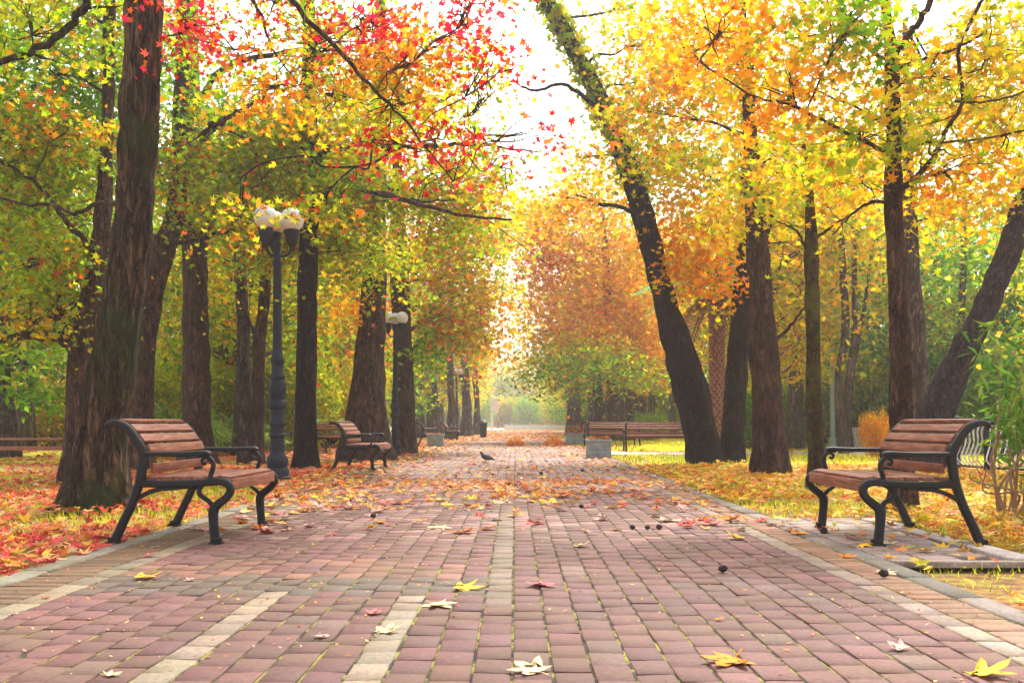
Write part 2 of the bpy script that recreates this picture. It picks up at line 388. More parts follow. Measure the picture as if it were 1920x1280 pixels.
def build_tree(name, label, cat, group, trunk, Y, barkm, limbs=(), clumps=(), seed=1, leaf=.12, shape='maple', seg=28, rows=90, amp=.018, freq=7., up=.5, ivy=None, ls=1.0):
    """trunk: (px, py, width px) at distance Y from the root up.  limbs: (px polyline, Y or per-point, r0, r1).
       clumps: (px, py, rx_px, ry_px, Y, depth, n, palette)"""
    rng = np.random.default_rng(seed)
    if Y > 12: leaf *= 1.17
    base = G(trunk[0][0], HY + CH * F / Y)
    root = empty(name, base); tag(root, label, cat, group); base = np.array(root.location)
    pts = np.array([P(a, b, Y) for a, b, w in trunk]); pts[0, 2] = -.05
    rad = np.array([w for a, b, w in trunk]) / 2 / F * Y
    mb = MB(); V, Fc, c, r = trunk_geo(pts, rad, seg, rows, amp, freq, seed=seed); mb.add(V - base, Fc)
    anc = [(c[i], r[i]) for i in range(int(rows * .3), rows - 1, 3)]
    for L in limbs:
        poly, yy, r0, r1 = L
        yy = np.broadcast_to(np.asarray(yy, float), (len(poly),))
        q = catmull(np.array([P(a, b, y_) for (a, b), y_ in zip(poly, yy)]), len(poly) * 5)
        q[1:-1] += rng.normal(size=(len(q) - 2, 3)) * r0 * .25
        mb.tube(q - base, np.linspace(r0, r1, len(q)), 7)
        anc += [(q[i], r1 + (r0 - r1) * (1 - i / len(q))) for i in range(2, len(q))]
        for s_ in range(max(2, len(poly))):          # side twigs
            i = rng.integers(2, len(q) - 1); e = q[i] + rng.normal(size=3) * np.array([.35, .35, .25]) * (Y / 12)
            tw = wiggle(rng, q[i], e, 4, .12); mb.tube(tw - base, np.linspace(r1 * .6, .003, len(tw)), 4)
    allV, allF, allC, off = [], [], [], 0
    for (px, py, rx, ry, yy, dy, k, pal) in clumps:
        cen = P(px, py, yy); rd = (rx / F * yy, dy, ry / F * yy)
        per = 20; sr = .22 + .003 * yy
        S, Lc, cc = sprays(rng, cen, rd, k, per, sr * leaf / .12, pal)
        if len(S) == 0: continue
        lv, lf, lc = leaves(rng, Lc, leaf, cc, shape, up); allV.append(lv - base); allF.append(lf + off); allC.append(lc); off += len(lv)
        dd = [np.linalg.norm(p_ - cen) + 1.3 * max(0, p_[2] - cen[2] + .3 * np.linalg.norm(p_[:2] - cen[:2])) for p_, q_ in anc]; j_ = int(np.argmin(dd)); st_, rs_ = anc[j_]
        lim = wiggle(rng, st_, cen, 6, .08, .05); r0 = ls * max(.010, min(rs_ * .5, .015 + .010 * np.linalg.norm(cen - st_)))
        mb.tube(lim - base, np.linspace(r0, .008, len(lim)), 6)
        sub = [wiggle(rng, lim[rng.integers(len(lim) // 2, len(lim))], S[j], 4, .12, .05) for j in rng.choice(len(S), min(len(S), 12), replace=False)]
        for q in sub: mb.tube(q - base, np.linspace(.009, .003, len(q)), 4)
        ends = np.concatenate(sub)
        for s_ in S[rng.random(len(S)) < .5]:
            e = ends[np.argmin(np.linalg.norm(ends - s_, axis=1))]; q = wiggle(rng, e, s_, 3, .12); mb.tube(q - base, np.linspace(.005, .002, len(q)), 3)
    mb.build('trunk', barkm, root, True, 0)
    if allV: fast('crown', np.concatenate(allV), np.concatenate(allF), M['leaf'], root, np.concatenate(allC))
    if ivy:
        i0, i1, cnt, pal = ivy; V_, F_, C_ = [], [], []
        idx = rng.integers(int(i0 * rows), int(i1 * rows), cnt); a = rng.random(cnt) * 6.28
        D = np.stack([np.cos(a), np.sin(a), 0 * a], -1); pp = c[idx] + D * (r[idx] * rng.uniform(.9, 1.5, cnt))[:, None] + rng.normal(size=(cnt, 3)) * .09
        lv, lf, lc = leaves(rng, pp, leaf * 1.1, pick(rng, pal, cnt), 'maple', .3)
        fast('ivy', lv - base, lf, M['leaf'], root, lc)
    return root

# ------------------------------------------------------------------ ground, paving, kerbs
def sheet(name, x0, x1, y0, y1, z, m_, nx=2, ny=2, und=0):
    xs = np.linspace(x0, x1, nx); ys = np.linspace(y0, y1, ny); X, Y_ = np.meshgrid(xs, ys)
    Z = np.full_like(X, z)
    if und: Z = Z + (vnoise(np.stack([X * .5, Y_ * .5, 0 * X], -1)) - .5) * und
    V = np.stack([X, Y_, Z], -1).reshape(-1, 3); i = np.arange(ny - 1)[:, None] * nx + np.arange(nx - 1)[None]
    Fc = np.stack([i, i + 1, i + nx + 1, i + nx], -1).reshape(-1, 4)
    return tag(fast(name, V, Fc, m_), kind='structure')
sheet('ground', -600, 600, -30, 900, -.05, M['earth'])
sheet('path_bed', -2.69, 2.19, 1.5, 62, -.0045, M['joint'])
sheet('lawn', 2.9, 60, 19.5, 26.2, -.02, M['lawn'], 60, 20, .03)
sheet('far_lawn', 4.2, 60, 28.8, 60, -.02, M['lawn'], 60, 40, .03)
sheet('left_lawn', -40, -7.5, 21, 60, -.02, M['lawn'], 60, 40, .03)
sheet('side_path', 2.2, 60, 26.2, 28.8, -.01, M['farpave'])
sheet('left_side_path', -40, -6.5, 17.0, 19.0, -.01, M['farpave'])
sheet('far_path', -4.0, 3.6, 62, 420, -.004, M['farpave'])

rng = np.random.default_rng(11)
def bricks(name, items, z0=0.0, bev=.006, gap=.0055, gy=.0012, vr=(.74, 1.04)):
    """items: x0, x1, y0, y1, colour, dz"""
    A = np.array([i[:4] for i in items], float); C = np.array([i[4] for i in items]); dz = np.array([i[5] for i in items])
    n_ = len(A); g = gap
    x0, x1, y0, y1 = A[:, 0] + g, A[:, 1] - g, A[:, 2] + gy, A[:, 3] - gy
    jx = rng.normal(size=n_) * .0015; jy = rng.normal(size=n_) * .0015; x0 += jx; x1 += jx; y0 += jy; y1 += jy
    V = np.zeros((n_, 12, 3)); zz = z0 + dz; tx = rng.normal(size=n_) * .0011; ty = rng.normal(size=n_) * .0011
    for k, (sx, sy) in enumerate(((0, 0), (1, 0), (1, 1), (0, 1))):
        X = np.where(sx, x1, x0); Y_ = np.where(sy, y1, y0); tilt = (sx - .5) * tx * 2 + (sy - .5) * ty * 2
        b_ = bev
        V[:, k] = np.stack([X + (b_ if not sx else -b_), Y_ + (b_ * .35 if not sy else -b_ * .35), zz + tilt], -1)
        V[:, 4 + k] = np.stack([X, Y_, zz + tilt - bev * .7], -1); V[:, 8 + k] = np.stack([X, Y_, zz - .035], -1)
    f = [(0, 1, 2, 3)]
    for k in range(4):
        k2 = (k + 1) % 4; f += [(4 + k, 4 + k2, k2, k), (8 + k, 8 + k2, 4 + k2, 4 + k)]
    Fc = np.array(f)[None] + (np.arange(n_) * 12)[:, None, None]
    C = np.repeat(np.clip(C * rng.uniform(*vr, (n_, 1)) * rng.uniform(.94, 1.06, (n_, 3)) * (.78 + .44 * vnoise(np.stack([x0 * .9, y0 * .9, 0 * x0 + 3], -1)))[:, None], 0, 1), 12, axis=0)
    return tag(fast(name, V.reshape(-1, 3), Fc.reshape(-1, 4), M['paver'], None, C), kind='structure')
BW, BH = .256, .117
MAUVE, GREY, TAN, BUFF, ORG, OLV, KERB = (.152, .068, .058), (.115, .082, .060), (.27, .21, .145), (.175, .13, .09), (.28, .145, .08), (.15, .088, .042), (.19, .165, .13)
items = []; strip_items = []; side_items = []
rows = int((62 - 2.2) / BH)
edges = list(np.linspace(-2.12, -1.21, 8)) + list(np.linspace(-1.08, -.545, 5)) + list(np.linspace(-.415, -.14, 3)) + list(np.linspace(-.01, 1.70, 14))
for k_, (xa, xb) in enumerate(zip(edges[:-1], edges[1:])):
    s1, s2, s3 = abs(xa + 1.21) < .01, abs(xa + .545) < .01, abs(xa + .14) < .01
    y0 = 2.2 + (.098 if k_ % 2 else 0) + rng.normal() * .012
    while y0 < 62:
        L_ = .196 + rng.normal() * .004; y1 = y0 + L_; ym = (y0 + y1) / 2; c = MAUVE; tgt = items
        cross = 4.78 < ym < 5.32
        if cross and xa < -.2: c = GREY
        elif cross and rng.random() < .3: c = (.17, .10, .09)
        elif 5.32 < ym < 6.0 and xa < -.3 and rng.random() < .55: c = (.21, .10, .065)
        elif rng.random() < .04: c = (.165, .10, .08)
        elif ym > 7 and rng.random() < .35: c = (.27, .145, .125)
        if (s1 or s2) and ym < 4.80: c = TAN; tgt = strip_items
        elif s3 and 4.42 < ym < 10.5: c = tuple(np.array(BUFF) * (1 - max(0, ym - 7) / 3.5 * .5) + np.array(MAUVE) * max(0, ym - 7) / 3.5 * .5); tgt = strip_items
        if ym > 12: c = tuple(np.array(c) * .5 + np.array((.50, .36, .32)) * .5)  # bricks farther off blended paler, painting the sky sheen into their colour
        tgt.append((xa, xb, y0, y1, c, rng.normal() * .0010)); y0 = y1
y = 2.2
while y < 62:
    h_ = .26
    side_items.append((1.70, 1.83, y, y + h_, (.27, .20, .15), rng.normal() * .001))
    side_items.append((-2.26, -2.12, y, y + h_, (.22, .175, .11), rng.normal() * .001))
    y += h_
for j in range(rows):
    y0 = 2.2 + j * BH
    side_items.append((1.83, 2.03, y0, y0 + BH, ORG, rng.normal() * .001))
    side_items.append((-2.53, -2.26, y0, y0 + BH, OLV, rng.normal() * .001))
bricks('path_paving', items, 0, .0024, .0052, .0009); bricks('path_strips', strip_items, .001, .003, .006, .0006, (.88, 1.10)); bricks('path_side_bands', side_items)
kb = []; y = 2.2
while y < 62:
    L_ = .62; kb.append((2.03, 2.19, y, y + L_, KERB, rng.normal() * .003)); kb.append((-2.69, -2.53, y + .2, y + .2 + L_, (.25, .225, .165), rng.normal() * .003)); y += L_
bricks('kerb', kb, .005, .012, .006)
pad = []
for j in range(23):
    for i in range(3):
        y0 = 5.88 + j * BH; x0 = 2.195 + i * .22
        if y0 < 6.3 and i == 2 and y0 < 6.0: continue
        pad.append((x0, x0 + .22, y0, y0 + BH, (.33, .25, .21), rng.normal() * .002))
bricks('bench_pad_paving', pad, .004)
sheet('bench_pad_bed', 2.2, 3.12, 5.86, 8.6, -.014, M['joint'])
kb = [(2.90, 3.08, 5.9 + k * .66, 6.56 + k * .66, (.38, .33, .30), rng.normal() * .004) for k in range(4)]
kb += [(2.2 + k * .0, 3.1, 5.80, 5.87, (.30, .24, .20), .002) for k in range(1)]
bricks('bench_pad_kerb', kb, .012, .01, .008)

# ------------------------------------------------------------------ litter and grass
def litter(name, n_, xr, yr, size, pal, shape, dens=None, z=.008, seed=3, lift=.05, kindlabel=None):
    r_ = np.random.default_rng(seed)
    X = r_.uniform(*xr, n_); Y_ = r_.uniform(*yr, n_)
    if dens is not None: k = r_.random(n_) < dens(X, Y_); X, Y_ = X[k], Y_[k]
    C = np.stack([X, Y_, z + r_.random(len(X)) ** 2 * lift], -1)
    patch = vnoise(np.stack([X * .7, Y_ * .7, 0 * X + seed], -1))
    cc = pick(r_, pal, len(X))
    V, Fc, c = leaves(r_, C, size, cc, shape, .72, .45)
    V[:, 2] = np.maximum(V[:, 2], z - .004 + .002 * r_.random(len(V)))
    return fast(name, V, Fc, M['dryleaf'], None, c)
def pn(X, Y_, s=.6, o=0): return vnoise(np.stack([X * s, Y_ * s, 0 * X + o], -1))
litter('leaf_litter', 30000, (-10, -2.66), (4.2, 19), .115, 'litterL', 'maple', lambda X, Y_: np.clip(2.2 * pn(X, Y_, .8, 1) - .28 - .02 * np.maximum(0, -X - 4) - .35 * (Y_ > 14) * (X < -5), .12, 1), .0, 21)
litter('leaf_litter', 30000, (2.2, 11), (2.8, 19), .12, 'litterR', 'maple', lambda X, Y_: np.clip(2.1 * pn(X, Y_, .8, 2) - .18, .03, 1) * np.where((X < 3.12) & (Y_ > 5.8) & (Y_ < 8.6), .12, 1), .0, 22)
litter('leaf_litter', 26000, (-24, -2.6), (19, 46), .17, 'litterL', 'oval', lambda X, Y_: np.clip(1.5 * pn(X, Y_, .4, 3) - .1 - .5 * (X < -8), .08, 1), .0, 23)
litter('leaf_litter', 9000, (2.1, 26), (17, 50), .16, 'litterR', 'oval', lambda X, Y_: np.clip(1.5 * pn(X, Y_, .4, 4) - .25 - .35 * (Y_ > 19.5), .02, 1), .0, 24)
litter('path_leaves', 15000, (-3.0, 2.2), (11.5, 45), .125, 'litterP', 'oval', lambda X, Y_: np.clip(.20 * pn(X, Y_, .8, 5) + .14 * (np.abs(X + .3) > 1.4) + .18 * np.exp(-((Y_ - 14) / 4) ** 2) * (X < 1), .02, 1) + .25 * (X < -2), .01, 25, .03)
litter('path_leaves', 5200, (-2.7, 2.15), (9.2, 14), .12, 'litterP', 'maple', lambda X, Y_: np.clip(.06 + .45 * (pn(X, Y_, 1.2, 6) > .55) + .3 * (X < -1.6), 0, 1) * np.clip((Y_ - 9) / 2.5, 0, 1), .01, 26, .03)
litter('path_leaves', 9000, (-4, 3.6), (45, 110), .22, 'litterP', 'oval', None, .01, 27, .03)
for nm in [o for o in col.objects if o.name.startswith(('leaf_litter', 'path_leaves'))]: tag(nm, 'fallen autumn leaves covering the ground', 'fallen leaves', kind='stuff')
def grass(name, n_, xr, yr, h_, dens, colr, seed):
    r_ = np.random.default_rng(seed); X = r_.uniform(*xr, n_); Y_ = r_.uniform(*yr, n_); k = r_.random(n_) < dens(X, Y_); X, Y_ = X[k], Y_[k]; n_ = len(X)
    hh = h_ * r_.uniform(.4, 1.2, n_); a = r_.random(n_) * 6.28; w = .004 + .0003 * Y_; ln = r_.normal(size=(n_, 2)) * hh[:, None] * .5
    hh = hh * np.clip(Y_ / 9, .45, 1); w = np.minimum(w, .0007 * Y_)
    V = np.zeros((n_, 3, 3)); V[:, 0] = np.stack([X - np.cos(a) * w, Y_ - np.sin(a) * w, 0 * X - .03], -1); V[:, 1] = np.stack([X + np.cos(a) * w, Y_ + np.sin(a) * w, 0 * X - .03], -1)
    V[:, 2] = np.stack([X + ln[:, 0], Y_ + ln[:, 1], hh - .02], -1)
    cc = np.array(colr[0])[None] * (1 - r_.random((n_, 1))) + np.array(colr[1])[None] * r_.random((n_, 1))
    o = fast(name, V.reshape(-1, 3), np.arange(n_ * 3).reshape(-1, 3), M['leaf'], None, np.repeat(np.clip(cc, 0, 1), 3, axis=0))
    return tag(o, 'short yellow green grass growing between fallen leaves', 'grass', kind='stuff')
grass('grass', 66000, (2.25, 12), (3, 19.5), .05, lambda X, Y_: np.clip(1.6 * pn(X, Y_, .9, 8) - .25, .1, 1) * ~((X < 3.15) & (Y_ > 5.8) & (Y_ < 8.65)), ((.36, .42, .02), (.70, .64, .04)), 31)
grass('grass', 60000, (-11, -2.75), (4.5, 21), .05, lambda X, Y_: np.clip(2.4 * (1 - pn(X, Y_, .8, 1)) - .8, .05, 1), ((.30, .36, .02), (.60, .56, .03)), 32)
grass('grass', 60000, (2.3, 24), (19.5, 60), .09, lambda X, Y_: ~((Y_ > 26) & (Y_ < 29)) * 1., ((.40, .46, .02), (.78, .70, .05)), 33)

o = litter('leaf_crumbs', 1500, (-2.6, 2.1), (3.0, 10), .022, 'litterP', 'oval', lambda X, Y_: np.clip(1.4 * pn(X, Y_, 1.5, 12) - .2 + .4 * (np.abs(X + .3) > 1.6), 0, 1), .003, 41, .004); o.name = 'leaf_crumbs'; tag(o, 'tiny crumbled leaf bits on the paving', 'leaf crumbs', kind='stuff')
# fallen leaves one can tell apart on the near paving: every one an object
def leaf_mesh(name, c, rs):
    r_ = np.random.default_rng(rs); T, TF = TEM['big']; T = T.copy(); rr = np.hypot(T[:, 0], T[:, 1])
    ph = r_.random(4) * 6.28; a = np.arctan2(T[:, 1], T[:, 0])
    T[:, 2] = .10 * rr ** 2 * (1 + 1.6 * np.sin(3 * a + ph[0])) + .05 * np.sin(5 * a + ph[1]) * rr + .03
    T[:, 2] += .25 * np.abs(T[:, 0] * math.cos(ph[2]) + T[:, 1] * math.sin(ph[2])) ** 1.6 * (1 if rs % 3 else -.2)
    T[:, :2] *= 1 - .25 * T[:, 2:3]; T[:, 2] -= T[:, 2].min() - .01
    T[:, 2] = np.maximum(T[:, 2], .01)
    n_ = len(T); ed = np.clip((rr / .6), 0, 1)[:, None]
    C = np.array(c)[None] * (1 - .25 * ed * r_.random((n_, 1))) ; C[:, 1] *= (1 - .18 * ed[:, 0])
    st = tube(catmull([(0, -.02, .04), (.03, -.45, .03), (.10, -.75, .02)], 6), .012, 4)
    o = fast(name, np.vstack([T, st[0]]), [TF, st[1][0]], M['dryleaf'], None, np.clip(np.vstack([C, np.tile([.5, .3, .12], (len(st[0]), 1))]), 0, 1))
    me = o.data; bpy.data.objects.remove(o); return me
LC = {'yellow': (.82, .50, .05), 'orange': (.82, .28, .03), 'cream': (.74, .60, .30), 'pale pink': (.66, .42, .32), 'pink': (.60, .20, .17), 'red': (.58, .08, .05), 'tan': (.52, .32, .17), 'brown': (.30, .12, .07)}
LM = {k: [leaf_mesh('fallen_leaf', c, 10 * i + j) for j in range(3)] for i, (k, c) in enumerate(LC.items())}
def put_leaf(X, Y_, size, colr, label, rs, tilt=.12, z=.006, group='fallen leaves scattered on the paving'):
    r_ = random.Random(rs); o = bpy.data.objects.new('fallen_leaf', LM[colr][rs % 3]); col.objects.link(o)
    o.location = (X, Y_, z); o.rotation_euler = (r_.uniform(-tilt, tilt), r_.uniform(-tilt, tilt), r_.uniform(0, 6.28)); o.scale = (size, size, size)
    return tag(o, label, 'fallen leaf', group)
spec = [ # px, py, width px, colour, label
 (265, 1085, 62, 'yellow', 'yellow curled leaf on the olive cross band in front of the left bench'),
 (355, 1089, 26, 'pale pink', 'small curled pale pink leaf just right of the yellow leaf by the left bench'),
 (405, 1019, 36, 'orange', 'bright orange leaf at the front foot of the left bench'),
 (289, 1027, 24, 'cream', 'small pale yellow leaf under the left bench'),
 (275, 1043, 34, 'pink', 'pink leaf on the light strip below the left bench'),
 (38, 1066, 42, 'cream', 'pale cream leaf on the kerb at the left edge of the path'),
 (115, 1052, 20, 'cream', 'small cream leaf on the kerb left of the near bench'),
 (84, 1122, 22, 'red', 'small red leaf on the light strip at the left edge'),
 (204, 1268, 42, 'cream', 'cream leaf standing up at the bottom edge, left of the tan strip'),
 (601, 1195, 36, 'pale pink', 'small pale pink curled leaf between the two tan strips'),
 (697, 1151, 46, 'pink', 'pinkish red leaf touching the left side of the second tan strip'),
 (721, 1187, 64, 'cream', 'flat cream leaf lying across the second tan strip'),
 (818, 1136, 72, 'cream', 'spiky cream star leaf right of the second tan strip'),
 (864, 1104, 74, 'yellow', 'wide flat golden leaf beside the middle buff strip'),
 (1006, 1098, 68, 'pink', 'pink leaf right of the middle buff strip'),
 (1002, 1260, 92, 'cream', 'large pale yellow leaf at the bottom centre of the path'),
 (1345, 1163, 22, 'orange', 'tiny orange leaf alone on the mauve bricks at the right'),
 (1372, 1241, 108, 'orange', 'large orange leaf at the bottom right of the path'),
 (1690, 1218, 50, 'pale pink', 'pale pink leaf on the mauve bricks inside the right light strip'),
 (1842, 1268, 108, 'yellow', 'large yellow leaf in the bottom right corner'),
 (1590, 1046, 40, 'orange', 'orange leaf beside the right light strip in front of the right bench'),
 (1662, 1075, 52, 'cream', 'cream leaf next to the dark seed ball right of the light strip'),
 (1737, 1036, 46, 'yellow', 'pale yellow leaf on the paving behind the right bench front foot'),
 (1660, 1020, 50, 'cream', 'cream leaf touching the front foot of the right bench'),
 (1386, 1011, 46, 'yellow', 'yellow leaf left of the light strip before the right bench'),
 (1085, 1025, 42, 'cream', 'cream leaf on the mauve bricks right of centre'),
 (868, 999, 58, 'orange', 'bright orange leaf left of the middle buff strip'),
 (822, 990, 50, 'cream', 'cream leaf touching the bright orange leaf left of centre'),
 (1006, 982, 44, 'red', 'orange red leaf right of the middle buff strip'),
 (935, 975, 38, 'tan', 'flat tan leaf lying on the middle buff strip'),
 (941, 941, 30, 'cream', 'round cream leaf standing at the centre of the path'),
 (1258, 978, 52, 'cream', 'cream leaf right of two dark seed balls'),
 (1328, 985, 60, 'pink', 'pink leaf near the right light strip'),
 (1052, 932, 58, 'orange', 'big orange yellow leaf pile topmost leaf at the centre right'),
 (1035, 945, 62, 'yellow', 'golden leaf below the orange one at the centre right'),
 (1145, 952, 46, 'yellow', 'yellow leaf between the centre pile and the right litter'),
 (880, 950, 46, 'yellow', 'yellow leaf left of the cream leaf at the path centre'),
 (820, 940, 50, 'yellow', 'yellow star leaf left of centre, in front of the litter'),
 (745, 944, 60, 'orange', 'flat orange leaf on the left part of the path before the litter'),
 (620, 1003, 34, 'pink', 'pink folded leaf right of the left bench'),
 (700, 968, 24, 'tan', 'small tan leaf beside a dark seed ball left of centre'),
 (530, 975, 34, 'cream', 'cream leaf right of the far foot of the left bench'),
 (1600, 1012, 44, 'pink', 'pink leaf under the front edge of the right bench'),
 (1500, 1003, 46, 'orange', 'orange leaf left of the right bench on the side band'),
]
for i, (px, py, w, c_, lb) in enumerate(spec):
    g_ = G(px, py); put_leaf(g_[0], g_[1], w / F * g_[1] * (.95 if py > 960 else .9), c_, lb, 100 + i, .16, .012 if (g_[0] > 2.03 or g_[0] < -2.53) else .006, None)
r_ = random.Random(77); side = lambda X: 'left' if X < -.9 else ('right' if X > .8 else 'middle')
for k in range(215):
    t = r_.random() ** .75; py = 905 + (1 - t) ** 1.0 * 95; Y_ = GY(py); X = r_.uniform(-2.5, 2.0)
    if r_.random() < .35: X = r_.choice([r_.uniform(-2.6, -1.7), r_.uniform(1.3, 2.1)])
    c_ = r_.choice(['yellow', 'orange', 'cream', 'pale pink', 'pink', 'tan', 'orange', 'pale pink', 'yellow', 'red'])
    put_leaf(X, Y_, r_.uniform(.09, .165), c_, f'{c_} leaf in the scatter of fallen leaves on the {side(X)} part of the path', 300 + k, .3, .008, 'leaves scattered where the litter thins out')
for i, (px, py, s_, lb) in enumerate([(1355, 1074, .030, 'dark round seed ball alone on the mauve bricks right of centre'), (1657, 1083, .032, 'dark round seed ball on the orange side band by a cream leaf'),
    (700, 971, .028, 'dark seed ball beside a small tan leaf left of centre'), (1186, 993, .026, 'dark seed ball, leftmost of three in a row right of centre'), (1214, 993, .024, 'greenish dark seed ball, middle of three in a row'),
    (1236, 993, .030, 'dark seed ball, rightmost of three in a row'), (1545, 1001, .034, 'dark seed ball by the far front foot of the right bench'), (1090, 953, .028, 'dark seed ball near the golden leaves at centre right'),
    (1092, 884, .035, 'dark seed ball far up the middle of the path'), (1015, 890, .035, 'dark seed ball left of another one far up the path')]):
    g_ = G(px, py); mb = MB(); rr = np.random.default_rng(i)
    T, TF = tube([(0, 0, -1), (0, 0, 1)], 1, 4)
    s_ *= .72; bm = bmesh.new(); bmesh.ops.create_icosphere(bm, subdivisions=3, radius=s_)
    for v_ in bm.verts: v_.co *= 1 + .14 * rr.normal(); v_.co.z *= .88; v_.co.x *= 1.08
    me = bpy.data.meshes.new('seed_ball'); bm.to_mesh(me); bm.free(); me.materials.append(M['seed'])
    o = bpy.data.objects.new('seed_ball', me); col.objects.link(o); o.location = (g_[0], g_[1], s_ + .002); tag(o, lb, 'seed ball', 'round seed balls fallen on the path')

# ------------------------------------------------------------------ benches
def sect_sweep(mb, pts, th, wd, nn=None, x=0.):
    """rounded rectangular bar in the (u, z) plane, th in plane, wd across"""
    pts = np.asarray(pts, float); n_ = nn or len(pts) * 6
    q = catmull(np.hstack([pts, np.broadcast_to(np.asarray(th, float).reshape(-1, 1), (len(pts), 1))]), n_)
    p, t_ = q[:, :2], q[:, 2]; T = np.gradient(p, axis=0); T /= np.linalg.norm(T, axis=1)[:, None] + 1e-9
    N = np.stack([-T[:, 1], T[:, 0]], -1); prof = [(-1, -.6), (-.6, -1), (.6, -1), (1, -.6), (1, .6), (.6, 1), (-.6, 1), (-1, .6)]
    V = np.zeros((n_, 8, 3))
    for k, (a, b) in enumerate(prof):
        V[:, k, 0] = p[:, 0] + N[:, 0] * a * t_ / 2; V[:, k, 2] = p[:, 1] + N[:, 1] * a * t_ / 2; V[:, k, 1] = x + b * wd / 2
    mb.add(V.reshape(-1, 3), [grid_faces(n_, 8), np.array([np.arange(8)[::-1], np.arange(8) + (n_ - 1) * 8])])
def frame_mb():
    mb = MB()
    sect_sweep(mb, [(-.02, .0), (.045, .145), (.105, .268), (.15, .40), (.172, .51), (.178, .60), (.128, .70), (.07, .775), (.0, .808), (-.055, .80), (-.07, .775)], [.06, .055, .055, .055, .06, .062, .052, .05, .045, .035, .02], .05, 60)
    sect_sweep(mb, [(.14, .405), (.30, .40), (.55, .405), (.70, .418), (.755, .395), (.765, .35), (.735, .305), (.68, .262), (.652, .22), (.655, .12), (.668, .0)], [.05, .048, .048, .048, .05, .05, .05, .055, .062, .055, .06], .05, 66)
    sect_sweep(mb, [(.655, .24), (.62, .285), (.565, .325), (.555, .36), (.58, .395)], .028, .035, 24)
    sect_sweep(mb, [(.10, .27), (.17, .32), (.27, .36), (.40, .375), (.50, .385)], .028, .035, 24)
    sect_sweep(mb, [(.17, .60), (.30, .602), (.45, .602), (.60, .608), (.635, .60)], [.034, .034, .034, .034, .02], .058, 24)
    sect_sweep(mb, [(.56, .595), (.61, .585), (.645, .55), (.65, .51), (.635, .465), (.63, .42)], .028, .036, 30)
    sect_sweep(mb, [(.60, .575), (.575, .56), (.585, .535), (.605, .545)], .018, .03, 14)
    for u in (-.022, .670):
        mb.box((u, 0, .008), (.085, .07, .016), .004); mb.box((u + .003, 0, .03), (.066, .056, .03), .006)
    return mb
def board(mb, cu, cz, du, dz, L, ang=0., bow=.0, rs=0):
    mb2 = MB(); mb2.box((0, 0, 0), (du, L, dz), .005)
    V = mb2.V[0]; c, s_ = math.cos(ang), math.sin(ang)
    W = np.stack([V[:, 0] * c - V[:, 2] * s_ + cu, V[:, 1], V[:, 0] * s_ + V[:, 2] * c + cz], -1)
    for k, f in mb2.F.items(): mb2.F[k] = [x for x in f]
    mb.add(W, [np.concatenate(x) for x in mb2.F.values()])
def make_bench(L, label, group=None):
    root = empty('park_bench', (0, 0, 0)); tag(root, label, 'bench', group)
    for s_ in (-1, 1):
        f = frame_mb().build('side_frame', M['iron'], root, True, 35); f.location = (0, s_ * (L / 2 - .03), 0)
        if s_ == -1: me = f.data
        else: f.data = me
    LL = L - .115; st = MB()
    for u in (.215, .315, .415, .515, .615): board(st, u, .437, .070, .026, LL)
    board(st, .708, .442, .072, .024, LL, -.18); board(st, .763, .392, .022, .075, LL, .06)
    st.build('seat', M['wood'], root, True, 30)
    bk = MB()
    for (u, z, a) in ((.226, .505, -.12), (.205, .60 + .035, .35), (.155, .705, .62), (.098, .772, .75)): board(bk, u, z, .022, .064, LL, a)
    board(bk, .03, .824, .055, .02, LL, -.15)
    bk.build('backrest', M['wood'], root, True, 30)
    ir = MB(); ir.tube([(.40, -L / 2 + .05, .392), (.40, L / 2 - .05, .392)], .009, 6); ir.box((.40, 0, .412), (.42, .03, .018), .003)
    ir.build('brace', M['iron'], root)
    return root
def place(root, x, y, rz): root.location = (x, y, 0); root.rotation_euler = (0, 0, rz); return root
def dup(root, label, group=None):
    r = root.copy(); col.objects.link(r); r['label'] = label
    if group: r['group'] = group
    for ch in list(root.children):
        c = ch.copy(); col.objects.link(c); c.parent = r
        for g_ in ch.children:
            d_ = g_.copy(); col.objects.link(d_); d_.parent = c
    return r
R = math.radians; BG = 'slatted park benches along the path'
b1 = make_bench(1.22, 'near wooden bench with black iron frame on the left kerb before the big trunk', BG); place(b1, -2.66, 7.37, R(-1))
b2 = dup(b1, 'near wooden bench with black iron frame on the right side of the path', BG); place(b2, 3.04, 7.25, R(181))
b3 = dup(b1, 'weathered bench in front of the flared trunk, behind the first lamp post', BG); place(b3, -3.02, 17.6, R(-3))
b4 = make_bench(1.85, 'long dark bench turned away on the lawn beside the leaning tree', BG); place(b4, (1230 - HX) / F * 29, 28.6, R(90))
b5 = dup(b4, 'faded reddish bench behind the grey planter, left of the long bench', BG); place(b5, (1150 - HX) / F * 35, 34.5, R(100))
b6 = dup(b1, 'dark bench half hidden between the mid left trunks', BG); place(b6, (612 - HX) / F * 26, 26, R(60))
b7 = dup(b1, 'purplish bench at the path edge just behind the second lamp', BG); place(b7, -3.35, 35, R(5))
b8 = dup(b1, 'far bench at the left path edge past the small planter', BG); place(b8, -3.3, 46, R(0))
b9 = dup(b4, 'distant bench between the two thin trunks and the slender mid trunk on the left', BG); place(b9, (428 - HX) / F * 33, 33, R(-80))
